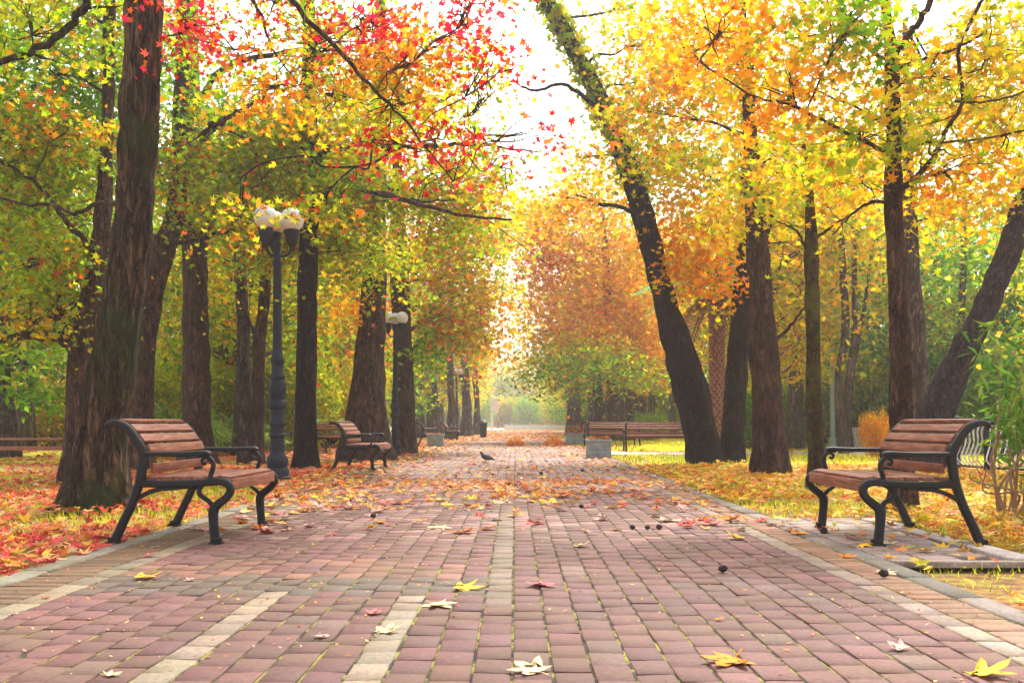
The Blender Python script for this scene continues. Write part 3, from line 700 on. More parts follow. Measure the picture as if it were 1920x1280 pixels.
# low backless bench at the left edge
root = empty('low_bench', (P(40, 0, 19)[0], 19, 0)); tag(root, 'long low grey wooden bench at the left edge of the photo', 'bench')
mb = MB()
for k, (yy, z) in enumerate(((.0, .50), (.1, .50), (.2, .5))): mb.box((0, yy, z), (2.3, .085, .035), .006)
mb.build('seat', M['wood'], root)
mb = MB(); mb.box((0, -.07, .33), (2.2, .03, .08), .006); mb.build('rail', M['wood'], root)
for x in (-.95, .95):
    mb = MB(); mb.box((x, .1, .24), (.07, .26, .48), .008); mb.build('leg', M['iron'], root)

put_leaf(2.55, 6.95, .09, 'orange', 'orange leaf lying on the seat of the right bench', 901, .1, .456, None)
put_leaf(2.70, 7.55, .08, 'yellow', 'yellow leaf lying on the seat of the right bench near its far end', 902, .1, .456, None)
put_leaf(-2.30, 7.60, .07, 'red', 'small red leaf lying on the seat of the left bench', 903, .1, .456, None)
# ------------------------------------------------------------------ lamp posts
def make_lamp(label, group):
    root = empty('street_lamp', (0, 0, 0)); tag(root, label, 'street lamp', group)
    mb = MB(); mb.lathe([(0, 0), (.19, 0), (.19, .06), (.165, .08), (.165, .16), (.14, .20), (.155, .26), (.15, .33), (.115, .38), (.105, .42), (0, .42)], 28); mb.build('base', M['lampiron'], root)
    mb = MB(); pr = [(.10, .42), (.098, .62), (.118, .64), (.118, .67), (.098, .69), (.096, .78), (.116, .80), (.12, .84), (.10, .87), (.096, 1.02), (.128, 1.05), (.132, 1.09), (.128, 1.13), (.10, 1.16), (.104, 1.22), (.122, 1.26), (.13, 1.34), (.112, 1.40), (.096, 1.44), (.11, 1.47), (.11, 1.50), (.086, 1.53), (.082, 1.66), (.098, 1.70), (.1, 1.74), (.078, 1.78), (.066, 1.95), (.058, 3.05), (.072, 3.08), (.072, 3.12), (.05, 3.15), (.05, 3.40), (0, 3.42)]
    mb.lathe(pr, 24)
    for k in range(8):
        a = k * math.pi / 4; mb.tube([(.1 * math.cos(a), .1 * math.sin(a), 1.17), (.112 * math.cos(a), .112 * math.sin(a), 1.4)], .012, 6)
    mb.build('post', M['lampiron'], root)
    for k, (ang, r0) in enumerate(((20, .215), (140, .215), (260, .215))):
        a = R(ang); c, s_ = math.cos(a), math.sin(a)
        mb = MB(); mb.tube(catmull([(0, 0, 3.22), (.10 * c, .10 * s_, 3.20), (.17 * c, .17 * s_, 3.24), (r0 * c, r0 * s_, 3.32)], 12), .02, 8)
        arm = mb.build('arm', M['lampiron'], root)
        mb = MB(); mb.lathe([(0, 3.28), (.03, 3.28), (.045, 3.33), (.08, 3.40), (.098, 3.50), (.105, 3.56), (.095, 3.575), (0, 3.575)], 18, (r0 * c, r0 * s_, 0)); mb.build('lamp_cup', M['lampiron'], root)
        pr = [(.0, 3.56)] + [(.168 * math.sin(t), 3.715 - .168 * math.cos(t)) for t in np.linspace(.5, math.pi - .01, 16)]
        mb = MB(); mb.lathe(pr, 28, (r0 * c, r0 * s_, 0)); mb.build('globe', M['globe'], root, True, 0)
    return root
LG = 'three globe lamp posts along the left side'
l1 = make_lamp('nearest lamp post, blue black ornate iron behind the left bench, globes among leaves', LG); Y1 = GY(902); l1.location = ((520 - HX) / F * Y1, Y1, 0); l1.rotation_euler = (0, 0, R(-25)); l1.scale = (.97,) * 3
l2 = dup(l1, 'second lamp post with white globes beside the flared trunk', LG); l2.location = ((741 - HX) / F * 25, 25, 0); l2.scale = (.91,) * 3; l2.rotation_euler = (0, 0, R(-45))
l3 = dup(l1, 'farthest lamp post with small white globes over the hazy left row', LG); l3.location = ((856 - HX) / F * 58, 58, 0); l3.scale = (1,) * 3; l3.rotation_euler = (0, 0, R(-10))

# ------------------------------------------------------------------ planters, leaf piles, bin, pigeon, fence
def planter(label, px0, px1, Y_, h_, fill, rs):
    w = (px1 - px0) / F * Y_; x = ((px0 + px1) / 2 - HX) / F * Y_; root = empty('planter', (x, Y_, 0)); tag(root, label, 'planter', 'rectangular grey planters')
    mb = MB(); d_ = w * .8; mb.box((0, 0, h_ * .22), (w * .95, d_ * .95, h_ * .44), .01); mb.box((0, 0, h_ * .66), (w * .93, d_ * .93, h_ * .44), .01)
    for s_, (cx, cy_, sx, sy) in enumerate(((0, -d_ / 2 + .02, w, .05), (0, d_ / 2 - .02, w, .05), (-w / 2 + .025, 0, .05, d_ - .095), (w / 2 - .025, 0, .05, d_ - .095))): mb.box((cx, cy_, h_ * .95), (sx, sy, h_ * .12), .008)
    mb.build('box', M['planter'], root)
    r_ = np.random.default_rng(rs); k = 300; C = np.stack([r_.uniform(-w * .42, w * .42, k), r_.uniform(-d_ * .4, d_ * .4, k), h_ * .9 + r_.random(k) ** 2 * fill], -1)
    V, Fc, c = leaves(r_, C, .09, pick(r_, 'litterL', k) * (.5 if fill < .15 else 1), 'maple', .3); fast('plants', V, Fc, M['leaf'], root, c); return root
planter('large grey planter on the right path edge, in front of the benches', 1098, 1146, 23.3, .42, .10, 1)
planter('far right grey planter heaped with orange leaves', 1060, 1100, 38, .42, .32, 2)
planter('small pale planter on the left path edge behind the second lamp', 800, 833, 34, .42, .06, 3)
for i, (px, py, lb) in enumerate(((966, 836, 'orange flower clump on the far path, left one of the pair'), (1038, 836, 'orange flower clump on the far path, right one of the pair'))):
    g_ = G(px, py); r_ = np.random.default_rng(i); k = 500; a = r_.random(k) * 6.28; q = r_.random(k) ** .5
    C = np.stack([np.cos(a) * q * .36, np.sin(a) * q * .36, .03 + (1 - q ** 2) * .34 * r_.random(k)], -1); V, Fc, c = leaves(r_, C, .09, pick(r_, 'orange', k), 'maple', .3)
    o = fast('orange_plant', V, Fc, M['leaf'], None, c); o.location = g_; tag(o, lb, 'plant', 'orange clumps on the far path')
Yb = 52; root = empty('litter_bin', ((906 - HX) / F * Yb, Yb, 0)); tag(root, 'small dark litter bin on the left side of the far path', 'litter bin')
mb = MB(); mb.lathe([(0, .08), (.17, .08), (.19, .5), (.21, .75), (.22, .78), (.19, .8), (0, .8)], 16); mb.build('bin_body', M['iron'], root)
mb = MB(); mb.lathe([(0, .8), (.22, .81), (.12, .93), (0, .96)], 16); mb.build('lid', M['iron'], root); mb = MB(); mb.lathe([(0, 0), (.14, 0), (.10, .09), (0, .09)], 12); mb.build('foot', M['iron'], root)

# pigeon: one continuous skinned body
def pigeon():
    Yp = 20.4; root = empty('pigeon', ((912 - HX) / F * Yp, Yp, 0), R(200)); tag(root, 'dark grey pigeon walking on the leaf strewn path', 'pigeon')
    V = [(.0, 0, .115), (.055, 0, .135), (.095, 0, .175), (.115, 0, .215), (.128, 0, .235), (-.06, 0, .095), (-.12, 0, .075), (-.19, 0, .055)]
    Rr = [(.058, .058), (.056, .06), (.034, .036), (.024, .024), (.024, .023), (.045, .042), (.026, .02), (.022, .008)]
    E = [(0, 1), (1, 2), (2, 3), (3, 4), (0, 5), (5, 6), (6, 7)]
    me = bpy.data.meshes.new('body'); me.from_pydata(V, E, []); o = bpy.data.objects.new('body', me); col.objects.link(o); o.parent = root
    sk = o.modifiers.new('s', 'SKIN'); o.modifiers.new('u', 'SUBSURF').render_levels = 2
    for v_, r in zip(me.skin_vertices[0].data, Rr): v_.radius = r
    me.skin_vertices[0].data[0].use_root = True; me.materials.append(M['bird'])
    for s_ in (-1, 1):
        mb = MB(); T = catmull([(.06, s_ * .05, .14), (.0, s_ * .066, .13), (-.08, s_ * .05, .10), (-.16, s_ * .02, .07)], 14)
        mb.tube(T, np.interp(np.linspace(0, 1, 14), [0, .3, .7, 1], [.012, .04, .03, .004]), 10, flat=.28); mb.build('wing', M['birdwing'], root)
        mb = MB(); mb.tube([(0.01, s_ * .028, .085), (.012, s_ * .03, .005)], .006, 6)
        for a in (-.5, 0, .5, math.pi): mb.tube([(.012, s_ * .03, .006), (.012 + .035 * math.cos(a), s_ * .03 + .035 * math.sin(a), .004)], .004, 5)
        mb.build('leg', M['birdleg'], root)
        mb = MB(); mb.lathe([(0, -.004), (.004, 0), (0, .004)], 8, (.134, s_ * .021, .243)); mb.build('eye', M['birdleg'], root)
    mb = MB(); mb.tube([(.147, 0, .236), (.162, 0, .232), (.174, 0, .226)], [.007, .005, .001], 8); mb.build('beak', M['iron'], root)
M['bird'] = plain('pigeon grey', (.06, .065, .085), .6, 0, .4, 30); M['birdwing'] = plain('pigeon wing', (.10, .11, .13), .6, 0, .6, 25); M['birdleg'] = plain('pigeon leg', (.35, .08, .05), .6)
pigeon()
def fence(label, a, b, h_, n_, lb='fence'):
    a, b = np.array(a, float), np.array(b, float); L = np.linalg.norm(b - a); u = (b - a) / L; nrm = np.array([u[1], -u[0]])
    if nrm[1] > 0: nrm = -nrm
    root = empty('iron_fence', (a[0], a[1], 0)); tag(root, label, 'fence', 'low bellied iron fences'); o3 = lambda t, w, z: (u[0] * t + nrm[0] * w, u[1] * t + nrm[1] * w, z)
    mb = MB(); mb.tube([o3(0, 0, h_), o3(L, 0, h_)], .03, 6); mb.build('rail', M['iron'], root); mb = MB(); mb.tube([o3(0, 0, .08), o3(L, 0, .08)], .022, 6); mb.build('rail', M['iron'], root)
    for k in range(n_):
        mb = MB(); t = (k + .7) * L / (n_ + .4); mb.tube(catmull([o3(t, 0, h_ - .02), o3(t, .05, h_ * .85), o3(t, .04, h_ * .6), o3(t, .10, h_ * .38), o3(t, .12, h_ * .25), o3(t, .0, .08)], 14), .013, 6); mb.build('baluster', M['whitemetal'], root)
    for t in (0, L):
        mb = MB(); mb.box((*o3(t, 0, 0)[:2], h_ * .5), (.09, .09, h_), .01); mb.lathe([(0, h_), (.07, h_ + .02), (.04, h_ + .06), (.055, h_ + .10), (0, h_ + .15)], 10, (*o3(t, 0, 0)[:2], 0)); mb.build('post', M['iron'], root)
Yf = 17.2; fence('black fence with white bellied bars behind the right bench', P(1795, 0, Yf + .3)[:2], P(1852, 0, Yf - .8)[:2], .80, 7)
fence('black fence with white bellied bars running out at the right edge', P(1853, 0, Yf - .75)[:2], P(1990, 0, Yf - 2)[:2], .80, 12)
fence('distant low fence seen over the right bench armrest', P(1590, 0, 30)[:2], P(1668, 0, 29)[:2], .7, 18)
# far steps / rim closing the path
mb = MB(); mb.box((0, 0, .1), (7.4, .5, .2), .02); mb.box((0, .35, .25), (7.2, .5, .5), .02)
o = mb.build('stone_rim', M['stone']); o.location = (P(1004, 0, 118)[0], 118, 0); tag(o, 'low pale stone rim across the far end of the path', 'stone rim')
root = empty('pale_post', (P(1561, 0, 32)[0], 32, 0)); tag(root, 'pale blue metal pole between the mossy trunk and the slender trunks', 'pole')
mb = MB(); mb.lathe([(0, 0), (.12, 0), (.12, .3), (.085, .34), (.075, 5.6), (0, 5.6)], 16); mb.build('shaft', M['bluemetal'], root)
mb = MB(); mb.box((0, 0, 4.2), (.62, .08, 1.3), .02); mb.build('panel', M['bluemetal'], root)
root = empty('white_post', (P(45, 0, 42)[0], 42, 0)); tag(root, 'thin white post by the dark round bush at the left edge', 'post')
mb = MB(); mb.lathe([(0, 0), (.07, 0), (.06, 2.1), (0, 2.1)], 10); mb.build('shaft', M['whitemetal'], root)
mb = MB(); mb.box((.05, 0, .35), (.6, .5, .7), .05, top=.7); mb.build('box', M['whitemetal'], root)
root = empty('white_banner_post', (P(922, 0, 85)[0], 85, 0)); tag(root, 'tall white post standing at the far left end of the path', 'post')
mb = MB(); mb.lathe([(0, 0), (.10, 0), (.08, 3.0), (0, 3.0)], 10); mb.build('shaft', M['whitemetal'], root)
mb = MB(); mb.box((.3, 0, 2.3), (.42, .06, 1.1), .02); mb.build('panel', M['whitemetal'], root)

# ------------------------------------------------------------------ the trees one can tell apart
# left side
build_tree('big_tree', 'big thick trunk with furrowed mossy bark leaning right behind the near left bench', 'tree', None,
  [(180, 952, 118), (184, 900, 104), (192, 800, 92), (213, 660, 82), (235, 520, 75), (251, 400, 70), (261, 250, 71), (269, 100, 68), (272, -60, 66), (270, -300, 66), (262, -600, 50)], 9.74, M['barkA'],
  limbs=[([(268, -350), (400, -160), (545, 0), (640, 100), (700, 165), (770, 240), (850, 340)], [9.74, 9.2, 9, 9, 9.1, 9.2, 9.4], .035, .006),
         ([(266, -300), (390, -120), (475, 0), (510, 90), (560, 160)], [9.74, 10, 10, 10.1, 10.3], .03, .006),
         ([(230, 385), (190, 380), (140, 400), (100, 385), (30, 380), (-60, 350)], [9.9, 10.6, 11, 11.2, 11.5, 11.8], .03, .012),
         ([(264, -200), (180, -60), (150, 30), (70, 90), (-20, 125)], [9.74, 9.9, 10, 10, 10], .05, .03)],
  clumps=[(370, 40, 70, 50, 9.5, .9, 16, 'red'), (520, -20, 110, 40, 9.6, 1.0, 10, 'red'), (700, 40, 120, 45, 9.4, 1.0, 16, 'red'), (880, 10, 100, 45, 9.2, .9, 18, 'red'), (620, 60, 160, 60, 10.5, .9, 26, 'lime'), (800, 90, 110, 40, 10.2, .8, 22, 'gold'), (440, 90, 80, 60, 10.6, .8, 14, 'lime'), (600, 100, 160, 40, 9.9, .8, 14, 'orange'), (940, 130, 70, 30, 9.2, .6, 8, 'red'),
          (600, -200, 320, 120, 9.5, 1.6, 60, 'red'), (760, 120, 120, 50, 9.8, .9, 24, 'orange'), (500, 165, 140, 40, 10, .8, 16, 'amber'), (640, 190, 110, 50, 10.6, .8, 20, 'gold'), (980, 245, 110, 45, 9.6, .6, 9, 'red'), (820, 260, 70, 40, 9.6, .7, 7, 'red'), (700, 265, 60, 25, 9.6, .5, 5, 'red'), (740, 200, 120, 50, 10.4, .8, 22, 'lime'), (930, 170, 70, 60, 10.6, .8, 14, 'lime'), (900, 260, 70, 70, 12, .8, 16, 'lime'), (960, 320, 70, 50, 11, .8, 10, 'gold'),
          (60, 60, 130, 100, 10.2, .9, 30, 'olive'), (80, -120, 260, 120, 10.2, 1.4, 60, 'olive')],
  seed=3, leaf=.098, seg=72, rows=340, amp=.022, freq=8.5, ls=.5)
build_tree('tree', 'reddish trunk emerging left of the big furrowed trunk with low limbs reaching the left edge', 'tree', None,
  [(155, 905, 76), (156, 800, 66), (158, 700, 62), (167, 600, 54), (186, 480, 40), (196, 350, 30), (202, 200, 26), (206, 0, 22), (208, -200, 16)], 13.6, M['barkB'],
  limbs=[([(140, 655), (110, 632), (60, 626), (0, 637), (-60, 640)], [13.6, 13.4, 13.2, 13, 13], .085, .03), ([(145, 640), (120, 595), (70, 605), (0, 598), (-60, 590)], [13.6, 13.6, 13.5, 13.5, 13.4], .06, .025),
         ([(175, 560), (140, 570), (90, 585), (40, 560)], 13.5, .05, .02), ([(185, 470), (165, 460), (130, 420), (100, 380), (50, 330), (-10, 300)], [13.6, 13.3, 13, 13, 13, 13], .05, .015),
         ([(175, 520), (118, 540), (105, 600), (95, 640)], 13.4, .02, .008)],
  clumps=[(60, 480, 130, 90, 13.4, 1.5, 130, 'olive'), (60, 300, 150, 110, 13.6, 1.6, 190, 'olive'), (90, 140, 170, 110, 13.8, 1.8, 210, 'green'), (120, 20, 180, 80, 14, 1.8, 130, 'olive'), (60, 600, 90, 35, 13.2, .8, 22, 'gold'), (180, -100, 260, 120, 13.8, 2, 60, 'olive'), (110, 230, 120, 60, 12.8, 1, 26, 'mix')],
  seed=4, leaf=.10, seg=44, rows=150, amp=.02)
build_tree('tree', 'purplish trunk leaning right just behind the big furrowed trunk', 'tree', None,
  [(260, 885, 58), (264, 760, 48), (270, 660, 44), (284, 560, 42), (305, 470, 48), (330, 400, 36), (338, 260, 30), (345, 60, 28), (350, -200, 20)], 17.0, M['barkB'],
  limbs=[([(300, 470), (275, 430), (255, 380), (230, 340)], 17, .09, .03), ([(325, 430), (330, 455), (400, 440), (440, 432)], [17, 16, 15.6, 15.4], .05, .02)],
  clumps=[(330, 300, 90, 110, 16.6, 1.4, 90, 'olive'), (300, 120, 120, 110, 17, 1.8, 110, 'green'), (200, 220, 110, 130, 17, 1.6, 90, 'green'), (320, -80, 160, 100, 17, 2, 50, 'mix'), (400, 400, 80, 60, 16, 1.2, 30, 'olive')], seed=5, leaf=.10, seg=36, rows=120, amp=.02)
build_tree('tree', 'straight dark purplish trunk behind the backrest of the near left bench', 'tree', None,
  [(370, 868, 68), (368, 800, 54), (368, 700, 50), (366, 500, 48), (362, 330, 46), (357, 180, 40), (352, 0, 36), (348, -250, 26)], 20, M['barkB'],
  limbs=[([(372, 470), (398, 420), (420, 395), (440, 370)], [20, 19.5, 19, 19], .05, .015), ([(400, 236), (440, 215), (480, 190), (555, 160)], 16, .05, .02), ([(358, 300), (400, 236), (420, 228)], [20, 16.2, 16], .07, .05), ([(357, 220), (420, 130), (520, 100), (600, 95)], [20, 18, 17, 17], .07, .03)],
  clumps=[(430, 330, 110, 70, 18, 1.5, 110, 'olive'), (470, 260, 100, 60, 17.5, 1.3, 90, 'olive'), (570, 260, 110, 60, 18, 1.3, 110, 'lime'), (640, 180, 110, 60, 18, 1.3, 70, 'mix'), (420, 180, 110, 70, 19, 1.6, 36, 'green'), (380, -60, 170, 90, 20, 2, 50, 'orange'), (500, 440, 80, 70, 18.5, 1.2, 50, 'olive')], seed=6, leaf=.11, seg=40, rows=140, amp=.022)
build_tree('slender_tree', 'slender pale brown trunk, left one of the close pair left of the first lamp post', 'tree', None,
  [(463, 872, 34), (458, 760, 28), (456, 620, 26), (450, 480, 22), (440, 340, 16), (434, 200, 10)], 20.5, M['barkE'], clumps=[(440, 380, 90, 80, 20.5, 1.5, 60, 'olive'), (440, 540, 60, 70, 21, 1.2, 34, 'gold')], seed=7, leaf=.11, rows=70)
build_tree('slender_tree', 'slender trunk, right one of the close pair just left of the first lamp post', 'tree', None,
  [(480, 874, 30), (484, 760, 24), (486, 650, 24), (497, 540, 20), (500, 420, 16), (504, 260, 10)], 20.2, M['barkB'], limbs=[([(486, 650), (470, 610), (458, 580)], 20.2, .06, .03)], clumps=[(540, 330, 90, 80, 20, 1.5, 60, 'mix'), (610, 400, 80, 90, 19.5, 1.5, 80, 'mix'), (560, 420, 50, 60, 18.5, 1, 26, 'olive')], seed=8, leaf=.11, rows=70)
build_tree('tree', 'dark upright trunk immediately right of the first lamp post', 'tree', None,
  [(573, 882, 48), (573, 800, 42), (574, 650, 38), (578, 480, 36), (580, 330, 32), (580, 120, 26), (578, -100, 16)], 17.6, M['barkC'],
  limbs=[([(580, 300), (640, 275), (760, 277), (900, 272), (1010, 285)], [17.6, 15, 14, 13.8, 13.8], .06, .01)],
  clumps=[(600, 340, 110, 70, 17, 1.4, 110, 'olive'), (600, 200, 130, 60, 17.4, 1.6, 34, 'mix'), (620, 60, 150, 80, 17.5, 1.8, 36, 'green'), (740, 210, 110, 60, 14.5, 1.1, 40, 'mix'), (640, 470, 60, 70, 18.2, 1.1, 44, 'olive'), (600, 385, 45, 30, 12.8, .4, 10, 'mix'), (450, 395, 28, 40, 12.8, .3, 9, 'mix')], seed=9, leaf=.11, seg=32, rows=110, amp=.018)
build_tree('tree', 'thick trunk flaring at its foot behind the mid left bench', 'tree', None,
  [(686, 868, 96), (686, 790, 78), (691, 700, 60), (697, 600, 50), (703, 500, 42), (706, 400, 36), (709, 300, 30), (712, 150, 24), (714, -60, 16)], 21.5, M['barkB'],
  limbs=[([(706, 420), (700, 370), (720, 365), (800, 385), (870, 402), (960, 412)], [21.5, 18, 16, 15, 15, 15], .06, .015), ([(706, 400), (660, 350), (690, 360), (760, 375), (850, 375)], [21.5, 18, 16, 15.5, 15.5], .05, .012), ([(709, 330), (750, 250), (840, 180), (880, 170)], [21.5, 20, 19, 18], .07, .02)],
  clumps=[(760, 350, 110, 60, 18, 1.5, 80, 'lime'), (860, 330, 80, 70, 18, 1.4, 60, 'mix'), (700, 270, 120, 60, 19, 1.6, 70, 'mix'), (850, 420, 90, 50, 19, 1.3, 46, 'olive'), (660, 560, 40, 80, 22, 1.2, 44, 'amber'), (780, 120, 120, 70, 20, 1.8, 40, 'gold'), (720, 470, 60, 50, 20, 1, 30, 'lime')], seed=10, leaf=.12, seg=40, rows=130, amp=.022)
build_tree('tree', 'brown trunk right of the second lamp post', 'tree', None,
  [(762, 852, 40), (760, 760, 36), (756, 650, 34), (750, 540, 36), (747, 440, 30), (745, 300, 22), (745, 120, 12)], 26.5, M['barkB'],
  clumps=[(820, 480, 90, 80, 26, 2, 90, 'mix'), (850, 590, 90, 60, 27, 2, 100, 'mix'), (900, 500, 55, 70, 28, 2, 60, 'gold'), (905, 610, 45, 70, 28, 2, 50, 'amber'), (925, 430, 50, 60, 29, 2, 60, 'lime'), (915, 330, 60, 45, 28, 2, 36, 'mix'), (940, 560, 28, 60, 29, 1.4, 24, 'gold'), (800, 640, 60, 50, 27, 1.6, 60, 'green'), (880, 400, 80, 70, 26, 2, 60, 'mix'), (780, 400, 90, 60, 26, 2, 50, 'orange')], seed=11, leaf=.14, rows=90)
# right side
build_tree('leaning_tree', 'black leaning trunk wrapped in ivy reaching over the path from the right', 'tree', None,
  [(1322, 872, 62), (1314, 820, 62), (1298, 740, 68), (1280, 680, 60), (1256, 600, 46), (1231, 500, 42), (1205, 400, 42), (1182, 325, 38), (1148, 240, 36), (1106, 150, 34), (1060, 65, 32), (1022, -5, 30), (960, -120, 24), (880, -260, 16)], 20.6, M['barkC'],
  limbs=[([(1130, 210), (1060, 160), (1000, 170), (960, 150)], [20.6, 20, 19.5, 19], .05, .015)],
  clumps=[(1010, -80, 120, 60, 20, 1.6, 24, 'lime'), (1240, 60, 90, 90, 20.8, 1.6, 40, 'gold'), (1190, 170, 60, 90, 23, 1.6, 50, 'gold'), (1240, 300, 60, 90, 23, 1.6, 70, 'mix'), (1180, 20, 50, 50, 22, 1.2, 20, 'lime'), (1090, 300, 60, 60, 23, 1.4, 18, 'gold'), (1060, 380, 70, 40, 24, 1.4, 26, 'peach')], seed=12, leaf=.16, seg=48, rows=200, amp=.03, freq=6, ivy=(.52, .97, 1500, 'lime'))
build_tree('tree', 'dark trunk between the leaning tree and the thick reddish trunk on the right', 'tree', None,
  [(1370, 872, 50), (1374, 800, 42), (1380, 700, 40), (1390, 580, 38), (1400, 470, 36), (1404, 330, 30), (1398, 180, 20), (1392, -20, 12)], 21.5, M['barkC'],
  limbs=[([(1400, 430), (1440, 380), (1460, 340)], 21.5, .08, .03)],
  clumps=[(1300, 430, 90, 80, 21, 1.8, 90, 'amber'), (1310, 500, 80, 40, 20.5, 1.2, 50, 'amber'), (1290, 300, 100, 80, 20, 1.8, 70, 'gold'), (1330, 160, 120, 90, 21, 2, 70, 'gold'), (1400, 0, 160, 90, 21, 2, 50, 'gold'), (1400, 240, 50, 80, 21, .8, 30, 'lime')], seed=13, leaf=.13, seg=36, rows=120, amp=.022)
build_tree('tree', 'thick reddish brown trunk with a knot, standing in the leaves on the right', 'tree', None,
  [(1447, 892, 70), (1442, 820, 60), (1436, 720, 54), (1430, 640, 54), (1427, 560, 42), (1420, 450, 44), (1412, 340, 34), (1404, 200, 26), (1400, 40, 18)], 16, M['barkB'],
  limbs=[([(1437, 650), (1480, 615), (1505, 580), (1530, 560)], 16, .035, .01), ([(1425, 480), (1445, 410), (1450, 370)], 16, .07, .02)],
  clumps=[(1420, 380, 90, 60, 16, 1.2, 44, 'gold'), (1490, 280, 110, 90, 15.5, 1.4, 60, 'gold'), (1380, 120, 120, 80, 15.5, 1.4, 54, 'gold'), (1230, 210, 90, 90, 16, 1.2, 44, 'mix'), (1280, 90, 110, 90, 15.5, 1.2, 50, 'amber')], seed=14, leaf=.12, seg=44, rows=150, amp=.02)
build_tree('slender_tree', 'slender green mossed trunk left of the right bench', 'tree', None,
  [(1534, 912, 40), (1531, 850, 34), (1527, 760, 30), (1524, 620, 28), (1521, 480, 26), (1519, 400, 20), (1514, 320, 11), (1506, 270, 7)], 13, M['barkD'],
  limbs=[([(1515, 470), (1490, 430), (1455, 415)], 13, .022, .008), ([(1526, 450), (1560, 425), (1600, 400), (1660, 355)], 13, .022, .008)],
  clumps=[(1500, 330, 80, 70, 13, 1, 26, 'gold'), (1600, 330, 70, 60, 13, 1, 18, 'amber')], seed=15, leaf=.115, seg=28, rows=110, amp=.009)
nt = build_tree('tree', 'near slim brown trunk with many forked branches behind the right bench', 'tree', None,
  [(1694, 952, 56), (1692, 880, 46), (1690, 750, 42), (1686, 600, 38), (1680, 470, 34), (1674, 370, 34), (1676, 290, 28), (1674, 200, 27), (1672, 110, 24), (1664, 30, 18), (1655, -80, 14), (1650, -260, 8)], 9.75, M['barkB'],
  limbs=[([(1678, 360), (1720, 330), (1752, 290), (1770, 250)], 9.6, .030, .022), ([(1770, 250), (1805, 190), (1798, 90), (1842, 0), (1850, -60)], [9.6, 9.5, 9.4, 9.4, 9.4], .020, .014),
         ([(1672, 290), (1620, 265), (1560, 235), (1480, 195), (1420, 182), (1330, 130)], [9.7, 9.4, 9.2, 9.0, 8.9, 8.8], .022, .006), ([(1674, 120), (1640, 100), (1605, 75)], 9.6, .02, .012),
         ([(1674, 110), (1700, 70), (1740, 10), (1755, -40)], 9.7, .036, .028), ([(1682, 128), (1720, 115), (1790, 92), (1850, 60)], [9.7, 9.6, 9.5, 9.4], .022, .010), ([(1682, 165), (1710, 148), (1790, 142), (1840, 130)], 9.6, .014, .007),
         ([(1682, 270), (1750, 268), (1830, 262), (1920, 245)], 9.5, .013, .009), ([(1674, 380), (1630, 380), (1600, 400), (1560, 440)], 10, .018, .007), ([(1790, 190), (1840, 192), (1900, 180), (1960, 150)], 9.4, .012, .008),
         ([(1670, 240), (1600, 200), (1540, 175), (1480, 130)], [9.9, 10.2, 10.4, 10.6], .016, .006)],
  clumps=[(1560, 60, 150, 110, 9.6, .9, 52, 'gold'), (1740, 130, 140, 90, 9.8, .9, 46, 'gold'), (1860, 90, 110, 120, 10, 1, 52, 'gold'), (1480, 180, 120, 70, 9.2, .8, 24, 'amber'), (1600, 260, 120, 60, 9.6, .8, 24, 'lime'), (1780, 330, 130, 50, 9.8, .8, 20, 'amber'), (1870, 260, 90, 70, 10.2, .8, 26, 'gold'),
          (1620, -140, 320, 120, 9.8, 1.6, 70, 'gold'), (1350, 60, 120, 80, 9.4, .9, 26, 'amber'), (1590, 50, 60, 70, 8.8, .5, 12, 'green')], seed=16, leaf=.115, seg=40, rows=260, amp=.008, freq=10)
build_tree('tree', 'grey slim trunk right behind the near forked tree', 'tree', None,
  [(1727, 874, 44), (1724, 780, 36), (1720, 640, 32), (1710, 500, 28), (1704, 380, 24), (1700, 200, 16), (1696, 40, 10)], 19, M['barkE'],
  clumps=[(1780, 400, 90, 60, 19, 1.6, 40, 'gold'), (1640, 200, 120, 90, 19, 2, 60, 'gold'), (1760, 220, 120, 90, 19, 2, 60, 'gold')], seed=17, leaf=.13, seg=28, rows=110, amp=.014)
build_tree('leaning_tree', 'furrowed trunk leaning to the right edge behind the right bench', 'tree', None,
  [(1722, 885, 76), (1745, 800, 66), (1782, 710, 56), (1822, 630, 50), (1855, 560, 48), (1890, 470, 44), (1925, 380, 42), (1990, 230, 36), (2080, 40, 26)], 17.2, M['barkF'],
  clumps=[(1900, 330, 90, 60, 17, 1.4, 40, 'gold'), (2000, 100, 160, 150, 17, 2, 80, 'gold'), (1880, 160, 110, 110, 17.4, 1.6, 70, 'gold')], seed=18, leaf=.12, seg=48, rows=170, amp=.03, freq=9)
for i, (tr, lb) in enumerate([([(1582, 848, 18), (1572, 720, 15), (1586, 620, 15), (1580, 500, 13), (1574, 380, 10), (1570, 250, 7)], 'thin crooked trunk, leftmost of three slender stems right of the pale pole'),
    ([(1590, 850, 15), (1588, 740, 13), (1602, 620, 12), (1602, 470, 10), (1598, 330, 7)], 'thin upright stem, middle of three slender stems right of the pale pole'),
    ([(1596, 846, 12), (1592, 760, 9), (1606, 650, 9), (1618, 590, 8), (1628, 520, 6), (1640, 430, 5)], 'thinnest bent stem, rightmost of three slender stems right of the pale pole')]):
    build_tree('slender_tree', lb, 'tree', None, tr, 27 + i, M['barkE'], clumps=[(1600 + 20 * i, 420 - 60 * i, 70, 60, 27 + i, 2, 30, 'gold')], seed=20 + i, leaf=.15, seg=14, rows=60, amp=.012)
